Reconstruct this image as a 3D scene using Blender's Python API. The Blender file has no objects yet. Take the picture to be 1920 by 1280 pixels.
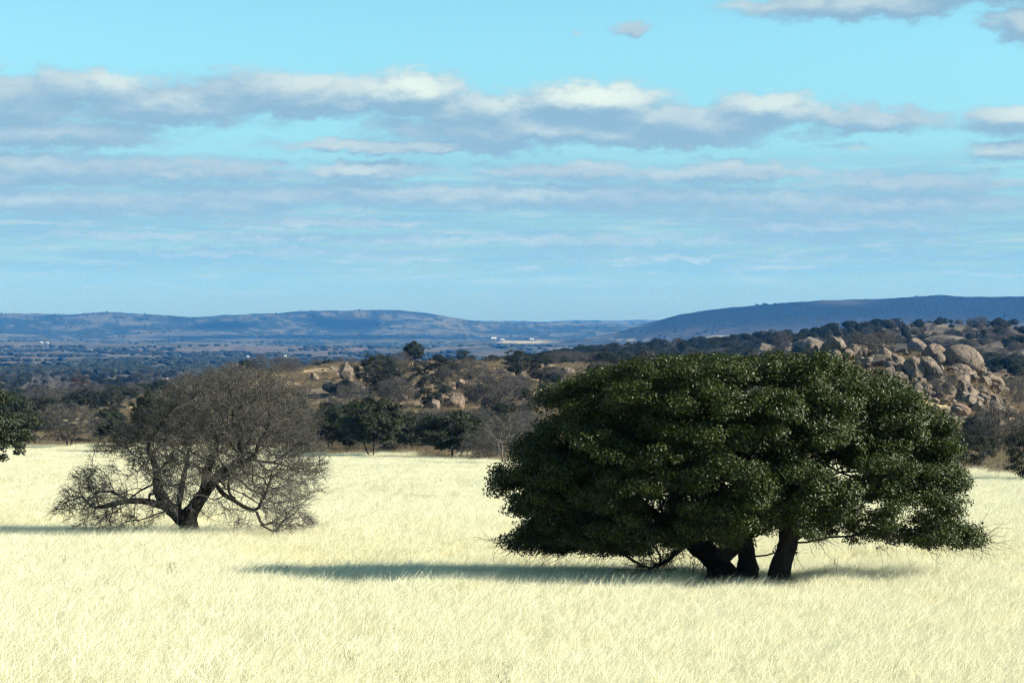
import bpy, math, random
import numpy as np
from mathutils import Vector

rng = np.random.default_rng(11)
random.seed(11)
SC = bpy.context.scene
COL = SC.collection

# ------------------------------------------------------------------ camera, sky, sun, exposure
F = 3500.0                      # focal length in photo pixels (photo 1920 wide)
HOR = 600.0                     # photo row of eye level
cam_d = bpy.data.cameras.new('camera')
cam = bpy.data.objects.new('camera', cam_d); COL.objects.link(cam)
cam.location = (0, 0, 0); cam.rotation_euler = (math.pi / 2, 0, 0)
cam_d.sensor_width = 36.0; cam_d.lens = 36.0 * F / 1920.0
cam_d.shift_y = -(640.0 - HOR) / 1920.0
cam_d.clip_start = 0.5; cam_d.clip_end = 60000
SC.camera = cam

SUN_EL = math.radians(30.5); SUN_AZ = math.radians(97)     # azimuth clockwise from the view direction
S = Vector((math.sin(SUN_AZ) * math.cos(SUN_EL), math.cos(SUN_AZ) * math.cos(SUN_EL), math.sin(SUN_EL)))
sun_d = bpy.data.lights.new('sun', 'SUN'); sun_d.energy = 5.0; sun_d.angle = math.radians(0.5)
sun_d.color = (1.0, 0.95, 0.85)
sun = bpy.data.objects.new('sun', sun_d); COL.objects.link(sun)
sun.rotation_euler = S.to_track_quat('Z', 'Y').to_euler(); sun.location = (0, 0, 200)

SC.view_settings.view_transform = 'Standard'; SC.view_settings.look = 'None'
SC.view_settings.gamma = 1.0; SC.view_settings.use_curve_mapping = False
SC.view_settings.exposure = 1.28
SC.render.engine = 'CYCLES'
cy = SC.cycles
cy.use_denoising = True; cy.denoiser = 'OPENIMAGEDENOISE'; cy.denoising_input_passes = 'RGB_ALBEDO_NORMAL'; cy.denoising_prefilter = 'NONE'; cy.max_bounces = 6; cy.diffuse_bounces = 3; cy.glossy_bounces = 2
cy.transmission_bounces = 4; cy.volume_bounces = 0; cy.transparent_max_bounces = 4
cy.use_adaptive_sampling = True; cy.adaptive_threshold = 0.01; cy.filter_width = 1.3
cy.sample_clamp_indirect = 3.0


class NT:
    """tiny helper for building node trees"""
    def __init__(self, tree):
        self.t = tree; self.n = tree.nodes; self.l = tree.links
    def new(self, kind, **kw):
        nd = self.n.new(kind)
        for k, v in kw.items(): setattr(nd, k, v)
        return nd
    def put(self, sock, v):
        if isinstance(v, bpy.types.NodeSocket): self.l.new(v, sock)
        else: sock.default_value = v
    def m(self, op, a, b=0.0, c=None, clamp=False):
        nd = self.new('ShaderNodeMath', operation=op, use_clamp=clamp)
        self.put(nd.inputs[0], a); self.put(nd.inputs[1], b)
        if c is not None: self.put(nd.inputs[2], c)
        return nd.outputs[0]
    def smooth(self, v, lo, hi, o0=0.0, o1=1.0):
        nd = self.new('ShaderNodeMapRange', interpolation_type='SMOOTHSTEP')
        self.put(nd.inputs['Value'], v); self.put(nd.inputs['From Min'], lo); self.put(nd.inputs['From Max'], hi)
        self.put(nd.inputs['To Min'], o0); self.put(nd.inputs['To Max'], o1)
        return nd.outputs['Result']
    def mix(self, f, a, b, blend='MIX'):
        nd = self.new('ShaderNodeMix', data_type='RGBA', blend_type=blend)
        self.put(nd.inputs[0], f)
        for s, v in ((nd.inputs[6], a), (nd.inputs[7], b)):
            self.put(s, (*v, 1.0) if isinstance(v, tuple) and len(v) == 3 else v)
        return nd.outputs[2]
    def noise(self, vec, scale, detail=4.0, rough=0.55, dist=0.0):
        nd = self.new('ShaderNodeTexNoise')
        if vec is not None: self.l.new(vec, nd.inputs['Vector'])
        nd.inputs['Scale'].default_value = scale; nd.inputs['Detail'].default_value = detail
        nd.inputs['Roughness'].default_value = rough; nd.inputs['Distortion'].default_value = dist
        return nd.outputs['Fac']
    def xyz(self, x, y, z=0.0):
        nd = self.new('ShaderNodeCombineXYZ')
        self.put(nd.inputs[0], x); self.put(nd.inputs[1], y); self.put(nd.inputs[2], z)
        return nd.outputs[0]


world = bpy.data.worlds.new('World'); SC.world = world; world.use_nodes = True
world.cycles.sampling_method = 'MANUAL'; world.cycles.sample_map_resolution = 256
w = NT(world.node_tree); w.n.clear()
wout = w.new('ShaderNodeOutputWorld'); wbg = w.new('ShaderNodeBackground')
w.l.new(wbg.outputs[0], wout.inputs[0]); wbg.inputs[1].default_value = 0.07
sky = w.new('ShaderNodeTexSky', sky_type='NISHITA')
sky.sun_disc = False; sky.sun_elevation = SUN_EL; sky.sun_rotation = SUN_AZ
sky.altitude = 300; sky.air_density = 1.0; sky.dust_density = 0.4; sky.ozone_density = 2.0
wtc = w.new('ShaderNodeTexCoord'); wsep = w.new('ShaderNodeSeparateXYZ')
w.l.new(wtc.outputs['Generated'], wsep.inputs[0])
AZ = w.m('ARCTAN2', wsep.outputs[0], wsep.outputs[1])
EL = w.m('ARCSINE', wsep.outputs[2])
U = w.m('MULTIPLY', AZ, 3.5); V = w.m('MULTIPLY', EL, 3.5)     # 1 unit = 1000 photo pixels

# clouds: a bank of stratocumulus given by where its masses hang in the sky, broken up by noise
def blob(px, row, a, b, s=1.0):
    return ((px - 960) / 1000.0, (HOR - row) / 1000.0, a / 1000.0, b / 1000.0, s)
BLOBS = [
    # main bank, left to right
    blob(-60, 205, 300, 60, 1.25), blob(190, 180, 190, 40, 1.1), blob(330, 205, 220, 42, 1.15), blob(80, 262, 300, 34, .95),
    blob(560, 182, 230, 42, 1.25), blob(770, 178, 100, 44, 1.35), blob(600, 218, 130, 16, .8),
    blob(910, 212, 150, 40, 1.1), blob(1115, 200, 140, 46, 1.35), blob(1000, 244, 330, 34, 1.2),
    blob(1310, 235, 200, 40, 1.15), blob(1440, 212, 130, 36, 1.2), blob(1610, 234, 150, 28, 1.1), blob(1250, 268, 220, 18, .9),
    blob(760, 276, 270, 17, 1.15), blob(1895, 238, 130, 30, 1.1), blob(1910, 292, 140, 24, .9), blob(1590, 282, 120, 12, .6), blob(1500, 262, 90, 12, .55),
    # lower, flatter rows
    blob(40, 330, 330, 46, .95), blob(360, 325, 300, 26, .9), blob(680, 322, 170, 20, .9), blob(1050, 322, 190, 20, .95), blob(1350, 328, 230, 24, .95), blob(1700, 350, 260, 26, .85),
    blob(900, 368, 900, 34, .86), blob(200, 385, 500, 34, .86), blob(1600, 390, 500, 30, .84), blob(600, 418, 260, 12, .95), blob(1560, 424, 260, 13, .98), blob(1000, 450, 1000, 15, .74), blob(450, 446, 420, 9, .85), blob(520, 476, 420, 9, .8), blob(1300, 484, 420, 8, .72),
    # high on the right
    blob(1600, 24, 230, 30, 1.2), blob(1800, 4, 220, 34, 1.1), blob(1905, 72, 75, 34, 1.25), blob(1192, 58, 46, 16, .82), blob(1085, 66, 20, 7, .6),
    # the same kind of bank goes on outside the picture
    blob(-900, 200, 600, 60, 1.2), blob(2700, 210, 600, 60, 1.2), blob(4100, 190, 900, 70, 1.2), blob(-2600, 200, 1000, 70, 1.2), blob(-900, 340, 900, 50, .9), blob(2900, 350, 1000, 50, .9),
    blob(600, -420, 600, 90, 1.0), blob(2200, -500, 500, 80, 1.0), blob(-600, -700, 500, 110, 1.0),
]
gt = bpy.data.node_groups.new('cloud_density', 'ShaderNodeTree')
gt.interface.new_socket('U', in_out='INPUT', socket_type='NodeSocketFloat')
gt.interface.new_socket('V', in_out='INPUT', socket_type='NodeSocketFloat')
gt.interface.new_socket('D', in_out='OUTPUT', socket_type='NodeSocketFloat')
g = NT(gt); gi = g.new('NodeGroupInput'); go = g.new('NodeGroupOutput')
gu, gv = gi.outputs[0], gi.outputs[1]
wv = g.xyz(g.m('MULTIPLY', gu, 3.0), g.m('MULTIPLY', gv, 7.0), 3.1)
wob = g.m('MULTIPLY', g.m('SUBTRACT', g.noise(wv, 2.2, 5, .62), 0.5), 0.10)
wv3 = g.xyz(g.m('MULTIPLY', gu, 7.0), g.m('MULTIPLY', gv, 12.0), 8.4)
wob3 = g.m('MULTIPLY', g.m('SUBTRACT', g.noise(wv3, 2.6, 5, .62), 0.5), 0.055)
gu2 = g.m('ADD', gu, g.m('MULTIPLY', wob, 1.6)); gv2 = g.m('ADD', gv, wob3)
tot = None
for (x0, y0, a, b, s) in BLOBS:
    dx = g.m('DIVIDE', g.m('SUBTRACT', gu2, x0), a); dy = g.m('DIVIDE', g.m('SUBTRACT', gv2, y0), b)
    r2 = g.m('ADD', g.m('MULTIPLY', dx, dx), g.m('MULTIPLY', dy, dy))
    e = g.m('MULTIPLY', g.m('POWER', 2.718, g.m('MULTIPLY', r2, -1.0)), s)
    tot = e if tot is None else g.m('MAXIMUM', tot, e)
n1 = g.noise(g.xyz(g.m('MULTIPLY', gu, 4.0), g.m('MULTIPLY', gv, 13.0), 0.7), 1.6, 8, .62, .15)
n2 = g.noise(g.xyz(g.m('MULTIPLY', gu, 12.0), g.m('MULTIPLY', gv, 30.0), 5.7), 1.7, 6, .62)
dd = g.m('ADD', tot, g.m('ADD', g.m('MULTIPLY', g.m('SUBTRACT', n1, .5), .95), g.m('MULTIPLY', g.m('SUBTRACT', n2, .5), .45)))
g.l.new(dd, go.inputs[0])
def cloud(u, v):
    nd = w.new('ShaderNodeGroup'); nd.node_tree = gt
    w.put(nd.inputs[0], u); w.put(nd.inputs[1], v)
    return nd.outputs[0]
c0 = cloud(U, V)
c1 = cloud(w.m('ADD', U, .012), w.m('ADD', V, .022))
alpha = w.smooth(c0, .20, .74)
slope = w.m('SUBTRACT', c0, c1)
lit = w.smooth(slope, -.30, .66)
puff = w.smooth(w.noise(w.xyz(w.m('MULTIPLY', U, 3.0), w.m('MULTIPLY', V, 9.0), 4.4), 1.6, 3), .42, .68, 0.0, .32)
for (x0, y0, a, b, s_) in [blob(765, 168, 120, 44, 1.0), blob(600, 158, 150, 28, .55), blob(1120, 180, 150, 42, 1.0), blob(960, 195, 90, 24, .6), blob(1450, 200, 120, 32, .65), blob(230, 162, 70, 22, .7), blob(1900, 226, 80, 24, .6)]:
    dx = w.m('DIVIDE', w.m('SUBTRACT', U, x0), a); dy = w.m('DIVIDE', w.m('SUBTRACT', V, y0), b)
    puff = w.m('MAXIMUM', puff, w.m('MULTIPLY', w.m('POWER', 2.718, w.m('MULTIPLY', w.m('ADD', w.m('MULTIPLY', dx, dx), w.m('MULTIPLY', dy, dy)), -1.0)), s_))
# sky colour: paler and greyer towards the horizon
sky_t = w.mix(1.0, sky.outputs[0], w.mix(w.smooth(V, 0.0, .6), (.35, .53, .70), w.mix(w.smooth(V, .6, 1.8), (.76, 1.16, 1.06), (.86, .86, .66))), 'MULTIPLY')
ccol = w.mix(lit, (1.60, 2.62, 3.50), w.mix(puff, (2.75, 3.5, 4.0), (5.2, 5.75, 5.1)))
# distance: the lower rows of the deck are far away and sink into the air
ccol = w.mix(w.smooth(V, .33, .10, 0.05, .45), ccol, (2.05, 3.25, 4.0))
# far part of the same deck: flat streaks seen edge-on towards the horizon
band = w.m('MULTIPLY', w.smooth(V, .34, .24), w.smooth(V, .01, .12))
st = w.noise(w.xyz(w.m('MULTIPLY', U, 2.0), w.m('MULTIPLY', V, 30.0), 9.2), 1.5, 7, .62, .1)
stm = w.m('MULTIPLY', w.smooth(st, .34, .60), band)
stl = w.m('MULTIPLY', w.smooth(w.noise(w.xyz(w.m('MULTIPLY', U, 5.0), w.m('MULTIPLY', V, 44.0), 2.2), 1.5, 7, .62), .50, .70), band)
base_sky = w.mix(w.m('MULTIPLY', stm, .8), sky_t, (1.62, 2.9, 3.85))
base_sky = w.mix(w.m('MULTIPLY', stl, .7), base_sky, (3.1, 3.8, 4.05))
up = w.smooth(V, 0.0, .06)                       # no clouds below eye level
w.l.new(w.mix(w.m('MULTIPLY', w.m('MULTIPLY', alpha, up), .92), base_sky, ccol), wbg.inputs[0])


# ------------------------------------------------------------------ helpers
def link(o, parent=None):
    COL.objects.link(o)
    if parent is not None: o.parent = parent
    return o

def tag(o, label=None, cat=None, group=None, kind=None):
    if label: o['label'] = label
    if cat: o['category'] = cat
    if group: o['group'] = group
    if kind: o['kind'] = kind
    return o

def empty(name, loc):
    o = bpy.data.objects.new(name, None); o.location = loc; o.empty_display_size = .5
    return link(o)

def mesh(name, V_, loops, starts, mat=None, smooth=True, attrs=None):
    me = bpy.data.meshes.new(name)
    V_ = np.ascontiguousarray(V_, dtype=np.float32); loops = np.ascontiguousarray(loops, dtype=np.int32)
    starts = np.ascontiguousarray(starts, dtype=np.int32)
    me.vertices.add(len(V_)); me.vertices.foreach_set('co', V_.ravel())
    me.loops.add(len(loops)); me.loops.foreach_set('vertex_index', loops)
    me.polygons.add(len(starts)); me.polygons.foreach_set('loop_start', starts)
    for k, (typ, a) in (attrs or {}).items():
        at = me.attributes.new(k, typ, 'POINT')
        at.data.foreach_set('value' if typ == 'FLOAT' else 'color', np.ascontiguousarray(a, dtype=np.float32).ravel())
    me.update(calc_edges=True)
    me.polygons.foreach_set('use_smooth', np.full(len(starts), smooth, dtype=bool))
    if mat: me.materials.append(mat)
    return me

class MB:
    """collects vertices and faces for one mesh"""
    def __init__(self): self.v = []; self.q = []; self.t = []; self.a = []; self.n = 0
    def add(self, v, quads=None, tris=None, var=None):
        v = np.asarray(v, dtype=np.float32).reshape(-1, 3)
        if quads is not None and len(quads): self.q.append(np.asarray(quads, dtype=np.int64).reshape(-1, 4) + self.n)
        if tris is not None and len(tris): self.t.append(np.asarray(tris, dtype=np.int64).reshape(-1, 3) + self.n)
        self.v.append(v); self.n += len(v)
        self.a.append(np.broadcast_to(np.asarray(0.5 if var is None else var, dtype=np.float32), (len(v),)))
    def build(self, name, mat, smooth=True):
        v = np.concatenate(self.v); a = np.concatenate(self.a)
        q = np.concatenate(self.q) if self.q else np.zeros((0, 4), np.int64)
        t = np.concatenate(self.t) if self.t else np.zeros((0, 3), np.int64)
        loops = np.concatenate([q.ravel(), t.ravel()])
        starts = np.concatenate([np.arange(len(q)) * 4, len(q) * 4 + np.arange(len(t)) * 3])
        return mesh(name, v, loops, starts, mat, smooth, {'var': ('FLOAT', a)})

def unit(a):
    return a / np.maximum(np.linalg.norm(a, axis=-1, keepdims=True), 1e-9)

def tubes(mb, P_, R_, sides, var=None, gnarl=0.0):
    """P_ (M,K,3) polylines, R_ (M,K) radii, all with the same side count"""
    P_ = np.asarray(P_, float); R_ = np.asarray(R_, float); M, K, _ = P_.shape
    T = np.empty_like(P_); T[:, 1:-1] = P_[:, 2:] - P_[:, :-2]; T[:, 0] = P_[:, 1] - P_[:, 0]; T[:, -1] = P_[:, -1] - P_[:, -2]
    T = unit(T)
    main = unit(P_[:, -1] - P_[:, 0] + 1e-6)
    ref = np.where(np.abs(main[:, 2:3]) < .8, np.array([[0, 0, 1.]]), np.array([[0, 1., 0]]))
    A = unit(np.cross(T, ref[:, None, :])); B = np.cross(T, A)
    ang = np.arange(sides) / sides * 2 * math.pi
    ring = A[:, :, None, :] * np.cos(ang)[None, None, :, None] + B[:, :, None, :] * np.sin(ang)[None, None, :, None]
    RR_ = np.repeat(R_[:, :, None], sides, 2)
    if gnarl:
        g_ = np.repeat(rng.normal(0, 1, (M, 1, sides)), K, 1) * .45 + rng.normal(0, .55, (M, K, sides))
        g_ = (g_ + np.roll(g_, 1, 2) * .5 + np.roll(g_, -1, 2) * .5) / 1.5; g_[:, 1:-1] = (g_[:, :-2] + g_[:, 1:-1] + g_[:, 2:]) / 2
        RR_ = RR_ * np.clip(1 + gnarl * g_, .6, 1.5)
    v = P_[:, :, None, :] + ring * RR_[..., None]
    idx = np.arange(M * K * sides).reshape(M, K, sides)
    a = idx[:, :-1]; b = idx[:, 1:]
    q = np.stack([a, np.roll(a, -1, 2), np.roll(b, -1, 2), b], -1).reshape(-1, 4)
    if var is not None: var = np.repeat(np.asarray(var, np.float32), K * sides)
    mb.add(v.reshape(-1, 3), quads=q, var=var)

def leaves(mb, C, Nn, L, W, var):
    """one kite-shaped, slightly folded blade per leaf"""
    n = len(C)
    t = unit(np.cross(Nn, unit(rng.normal(size=(n, 3))))); b = np.cross(Nn, t)
    L = np.broadcast_to(L, (n,))[:, None]; W = np.broadcast_to(W, (n,))[:, None]
    v = np.stack([C - t * L * .5, C + b * W * .5 + Nn * W * .18, C + t * L * .5, C - b * W * .5 + Nn * W * .18], 1)
    q = np.arange(n * 4).reshape(n, 4)
    mb.add(v.reshape(-1, 3), quads=q, var=np.repeat(var, 4))

_perm = np.random.default_rng(5).random((256, 256))
def vnoise(x, y):
    xi = np.floor(x).astype(int); yi = np.floor(y).astype(int); fx = x - xi; fy = y - yi
    fx = fx * fx * (3 - 2 * fx); fy = fy * fy * (3 - 2 * fy)
    a = _perm[xi % 256, yi % 256]; b = _perm[(xi + 1) % 256, yi % 256]
    c = _perm[xi % 256, (yi + 1) % 256]; d = _perm[(xi + 1) % 256, (yi + 1) % 256]
    return (a * (1 - fx) + b * fx) * (1 - fy) + (c * (1 - fx) + d * fx) * fy
def fbm(x, y, o=4):
    s = 0; amp = .5
    for k in range(o):
        s = s + amp * vnoise(x * 2 ** k + 17.3 * k, y * 2 ** k + 9.1 * k); amp *= .5
    return s / (1 - .5 ** o)

# ------------------------------------------------------------------ materials
def material(name):
    m = bpy.data.materials.new(name); m.use_nodes = True
    t = NT(m.node_tree); t.n.clear()
    out = t.new('ShaderNodeOutputMaterial')
    return m, t, out

def principled(t, out, col, rough=.8, spec=.3):
    p = t.new('ShaderNodeBsdfPrincipled'); t.put(p.inputs['Base Color'], col if not (isinstance(col, tuple) and len(col) == 3) else (*col, 1))
    t.put(p.inputs['Roughness'], rough); t.put(p.inputs['Specular IOR Level'], spec)
    t.l.new(p.outputs[0], out.inputs[0]); return p

def leaf_mat(name, c0, c1, rough=.5, spec=.4, trans=.2, cut=1.0):
    m, t, out = material(name)
    at = t.new('ShaderNodeAttribute', attribute_name='var')
    oi = t.new('ShaderNodeObjectInfo')
    c = t.mix(at.outputs['Fac'], c0, c1)
    c = t.mix(t.m('MULTIPLY', oi.outputs['Random'], .45), c, tuple(x * 1.35 + .008 for x in c0), 'MIX')
    p = t.new('ShaderNodeBsdfPrincipled'); t.put(p.inputs['Base Color'], c); p.inputs['Roughness'].default_value = rough
    p.inputs['Specular IOR Level'].default_value = spec
    tr = t.new('ShaderNodeBsdfTranslucent'); t.put(tr.inputs[0], t.mix(1.0, c, (1.1, 1.3, .5), 'MULTIPLY'))
    mx = t.new('ShaderNodeMixShader'); mx.inputs[0].default_value = trans
    t.l.new(p.outputs[0], mx.inputs[1]); t.l.new(tr.outputs[0], mx.inputs[2]); t.l.new(mx.outputs[0], out.inputs[0])
    return m

def bark_mat(name, c0, c1, scale=9.0, bump=.5):
    m, t, out = material(name)
    tc = t.new('ShaderNodeTexCoord')
    mp = t.new('ShaderNodeMapping'); mp.inputs['Scale'].default_value = (1, 1, .35); t.l.new(tc.outputs['Object'], mp.inputs[0])
    n = t.noise(mp.outputs[0], scale, 6, .65); n2 = t.noise(tc.outputs['Object'], 1.3, 3)
    at = t.new('ShaderNodeAttribute', attribute_name='var')
    f = t.m('ADD', t.m('MULTIPLY', n, .6), t.m('MULTIPLY', at.outputs['Fac'], .4))
    c = t.mix(t.smooth(f, .25, .75), c0, c1)
    c = t.mix(t.smooth(n2, .5, .75, 0, .35), c, tuple(x * 1.5 for x in c1))
    p = principled(t, out, c, .9, .15)
    b = t.new('ShaderNodeBump'); b.inputs['Strength'].default_value = bump; b.inputs['Distance'].default_value = .05
    t.l.new(n, b.inputs['Height']); t.l.new(b.outputs[0], p.inputs['Normal'])
    return m

M = {}
M['oak_leaf'] = leaf_mat('oak_leaf', (.012, .019, .002), (.058, .080, .010), .43, .2, .14)
M['far_leaf'] = leaf_mat('far_leaf', (.012, .018, .008), (.034, .044, .015), .6, .25, .15)
M['cedar_leaf'] = leaf_mat('cedar_leaf', (.014, .019, .012), (.032, .038, .021), .7, .2, .12)
M['dry_leaf'] = leaf_mat('dry_leaf', (.05, .046, .033), (.105, .097, .068), .7, .2, .15)
M['rust_leaf'] = leaf_mat('rust_leaf', (.045, .025, .014), (.085, .047, .026), .7, .2, .15)
M['oak_bark'] = bark_mat('oak_bark', (.009, .008, .007), (.032, .027, .022))
M['grey_bark'] = bark_mat('grey_bark', (.012, .010, .009), (.055, .047, .039))
M['twig'] = bark_mat('twig', (.034, .033, .030), (.128, .123, .110), 14, .2)
M['scrub_twig'] = bark_mat('scrub_twig', (.045, .043, .038), (.110, .104, .092), 3, .1)
M['pale_bark'] = bark_mat('pale_bark', (.10, .088, .074), (.22, .195, .165))

def grass_mat(name, c0, c1, c2):
    m, t, out = material(name)
    at = t.new('ShaderNodeAttribute', attribute_name='var')
    geo = t.new('ShaderNodeNewGeometry')
    n = t.noise(geo.outputs['Position'], .12, 4, .6)
    n2 = t.noise(geo.outputs['Position'], 1.1, 3, .6)
    f = t.m('ADD', t.m('MULTIPLY', at.outputs['Fac'], .65), t.m('MULTIPLY', n2, .35))
    c = t.mix(t.smooth(f, .2, .75), c0, c1)
    c = t.mix(t.smooth(n, .45, .72, 0, .55), c, c2)
    df = t.new('ShaderNodeBsdfDiffuse'); t.put(df.inputs[0], c)
    tr = t.new('ShaderNodeBsdfTranslucent'); t.put(tr.inputs[0], c)
    mx = t.new('ShaderNodeMixShader'); mx.inputs[0].default_value = .30
    t.l.new(df.outputs[0], mx.inputs[1]); t.l.new(tr.outputs[0], mx.inputs[2]); t.l.new(mx.outputs[0], out.inputs[0])
    return m
M['grass'] = grass_mat('dry_grass', (.78, .75, .53), (.91, .89, .68), (.85, .83, .62))
M['brown_grass'] = grass_mat('brown_grass', (.15, .12, .075), (.32, .26, .165), (.25, .20, .13))

def rock_mat(name, pink):
    m, t, out = material(name)
    tc = t.new('ShaderNodeTexCoord'); oi = t.new('ShaderNodeObjectInfo')
    geo = t.new('ShaderNodeNewGeometry')
    n = t.noise(geo.outputs['Position'], .55, 6, .65, .3); n2 = t.noise(geo.outputs['Position'], 2.6, 6, .7)
    c = t.mix(t.smooth(n, .3, .7), (.115, .097, .077), (.21, .175, .135))
    c = t.mix(t.m('MULTIPLY', oi.outputs['Random'], pink), c, (.25, .16, .115))
    c = t.mix(t.smooth(n2, .50, .68, 0, .75), c, (.20, .19, .13))          # lichen
    c = t.mix(t.smooth(t.noise(geo.outputs['Position'], 1.4, 5, .7, .6), .50, .66, 0, .8), c, (.045, .041, .037))   # dark weathering
    wp_ = t.new('ShaderNodeVectorMath', operation='ADD'); t.l.new(geo.outputs['Position'], wp_.inputs[0])
    nz = t.new('ShaderNodeTexNoise'); t.l.new(geo.outputs['Position'], nz.inputs['Vector']); nz.inputs['Scale'].default_value = .9; nz.inputs['Detail'].default_value = 4
    t.l.new(nz.outputs['Color'], wp_.inputs[1])
    vo = t.new('ShaderNodeTexVoronoi', feature='DISTANCE_TO_EDGE'); vo.inputs['Scale'].default_value = .42; t.l.new(wp_.outputs[0], vo.inputs['Vector'])
    c = t.mix(t.smooth(vo.outputs['Distance'], .0, .045, .85, 0), c, (.02, .018, .016))          # joints in the granite
    p = principled(t, out, c, .92, .2)
    b = t.new('ShaderNodeBump'); b.inputs['Strength'].default_value = 1.0; b.inputs['Distance'].default_value = .35
    t.l.new(t.noise(geo.outputs['Position'], 1.9, 8, .7), b.inputs['Height']); t.l.new(b.outputs[0], p.inputs['Normal'])
    return m
M['rock'] = rock_mat('granite', .35)
M['rock_pink'] = rock_mat('pink_granite', .95)

# ------------------------------------------------------------------ terrain
H0, SL = 5.23, .05
def plane_row(d): return HOR + F * SL + F * H0 / d
D_K = [230, 300, 370, 430, 520, 700, 1000, 1200, 1500, 2500, 4000, 5200]
far = [760, 740, 728, 714, 692, 667, 652]
TAB = {
    -1500: [855, 838, 822, 808, 790] + [765, 740, 728, 714, 692, 667, 652],
    -100: [855, 836, 814, 798, 782] + [760, 738, 728, 714, 692, 667, 652],
    120: [855, 833, 806, 784, 765] + [750, 736, 727, 714, 692, 667, 652],
    300: [855, 828, 785, 752, 738] + [752, 740, 728, 714, 692, 667, 652],
    450: [855, 822, 768, 718, 697] + [735, 738, 728, 714, 692, 667, 652],
    650: [855, 820, 762, 706, 683] + [730, 738, 728, 714, 692, 667, 652],
    800: [855, 818, 758, 702, 680] + [725, 730, 722, 712, 692, 667, 652],
    950: [855, 818, 762, 706, 680] + [700, 695, 684, 702, 692, 667, 652],
    1100: [855, 820, 768, 712, 688] + [690, 680, 661, 695, 692, 667, 652],
    1300: [855, 822, 766, 716, 695] + [690, 672, 646, 690, 692, 667, 652],
    1400: [855, 820, 716, 700, 715] + [694, 664, 640, 690, 692, 667, 652],
    1460: [855, 818, 676, 690, 715] + [692, 655, 630, 690, 692, 667, 652],
    1560: [855, 815, 660, 690, 715] + [690, 640, 619, 690, 692, 667, 652],
    1650: [855, 812, 662, 690, 715] + [688, 635, 611, 690, 692, 667, 652],
    1740: [855, 808, 664, 690, 715] + [688, 632, 604, 690, 692, 667, 652],
    1830: [855, 812, 690, 700, 718] + [688, 632, 606, 690, 692, 667, 652],
    1890: [855, 820, 760, 740, 722] + [688, 634, 608, 690, 692, 667, 652],
    1980: [855, 826, 785, 755, 725] + [690, 636, 608, 690, 692, 667, 652],
    3400: [855, 830, 790, 760, 730] + [695, 645, 612, 690, 692, 667, 652],
}
LEFT = [(-1500, 590), (-300, 588), (0, 588), (100, 589), (180, 588), (250, 587), (380, 591), (450, 587), (560, 583), (640, 584), (730, 584), (790, 588), (830, 594), (860, 601), (930, 603), (1000, 605), (1060, 608), (1150, 609), (3400, 612)]
MESA = [(-1500, 652), (1040, 645), (1120, 632), (1170, 620), (1210, 607), (1260, 590), (1310, 580), (1360, 574), (1450, 566), (1560, 560), (1650, 557), (1740, 554), (1775, 554), (1805, 557), (1840, 555), (1920, 555), (2200, 557), (3400, 570)]
GPX = np.arange(-1500, 3401, 10.0); GLD = np.linspace(math.log(18), math.log(15500), 620)
def _build_grid():
    dd = np.exp(GLD); Z = np.zeros((len(GPX), len(dd)))
    cols = sorted(TAB); tab = np.array([TAB[c] for c in cols], float)
    for i, px in enumerate(GPX):
        rows = np.array([np.interp(px, cols, tab[:, k]) for k in range(len(D_K))])
        mesa = np.interp(px, *zip(*MESA)); left = np.interp(px, *zip(*LEFT))
        k = list(D_K) + [6600, 7600, 8300, 9600, 11000, 13500, 15500]
        lo = min(641, 652)
        r = list(rows) + [min(mesa, 643), 637 if mesa > 640 else 634, 626 if left < 602 else 632, left, left + 9, 602, 606]
        row = np.interp(GLD, np.log(k), r)
        row = np.where(dd < 215, plane_row(dd), row)
        Z[i] = -(row - HOR) / F * dd
    ker = np.array([1, 3, 5, 3, 1.]) / 13
    for _ in range(2):
        Zp = np.pad(Z, ((2, 2), (0, 0)), 'edge'); Z = sum(ker[j] * Zp[j:j + len(GPX)] for j in range(5))
    far_ = GLD > math.log(225)
    Zp = np.pad(Z, ((0, 0), (1, 1)), 'edge'); Zs = .25 * Zp[:, :-2] + .5 * Zp[:, 1:-1] + .25 * Zp[:, 2:]
    Z[:, far_] = Zs[:, far_]
    return Z
GZ = _build_grid()
def height(x, y):
    x = np.asarray(x, float); y = np.asarray(y, float)
    r = np.hypot(x, y); a = np.arctan2(x, y); ac = np.clip(a, -.6, .6)
    px = np.clip(960 + F * np.tan(ac), GPX[0], GPX[-1]); d = np.maximum(r * np.cos(ac), 18.001)
    fi = np.clip((px - GPX[0]) / 10, 0, len(GPX) - 1.001); fj = np.clip((np.log(d) - GLD[0]) / (GLD[1] - GLD[0]), 0, len(GLD) - 1.001)
    i = fi.astype(int); j = fj.astype(int); u = fi - i; v = fj - j
    z = (GZ[i, j] * (1 - u) + GZ[i + 1, j] * u) * (1 - v) + (GZ[i, j + 1] * (1 - u) + GZ[i + 1, j + 1] * u) * v
    z = np.where(d < 215, -(H0 + SL * d), z)
    dip = 1.0 * np.exp(-((d - 69) / 6.0) ** 2) * np.clip((px - 380) / 160, 0, 1) + .95 * np.exp(-((d - 92) / 7.0) ** 2) * np.clip((620 - px) / 160, 0, 1)
    z = z - dip
    n1 = fbm(x / 22 + 40, y / 22 + 40, 4) - .5
    n2 = fbm(x / 420 + 40, y / 420 + 40, 5) - .5
    return z + n1 * np.clip(d / 400, .12, 1.3) * 2.0 + n2 * np.clip((d - 3000) / 5000, 0, 1) * 55
def P(px, row, d): return np.array([(px - 960) / F * d, d, -(row - HOR) / F * d])
_ds = np.exp(np.linspace(math.log(25), math.log(14000), 1500))
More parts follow.
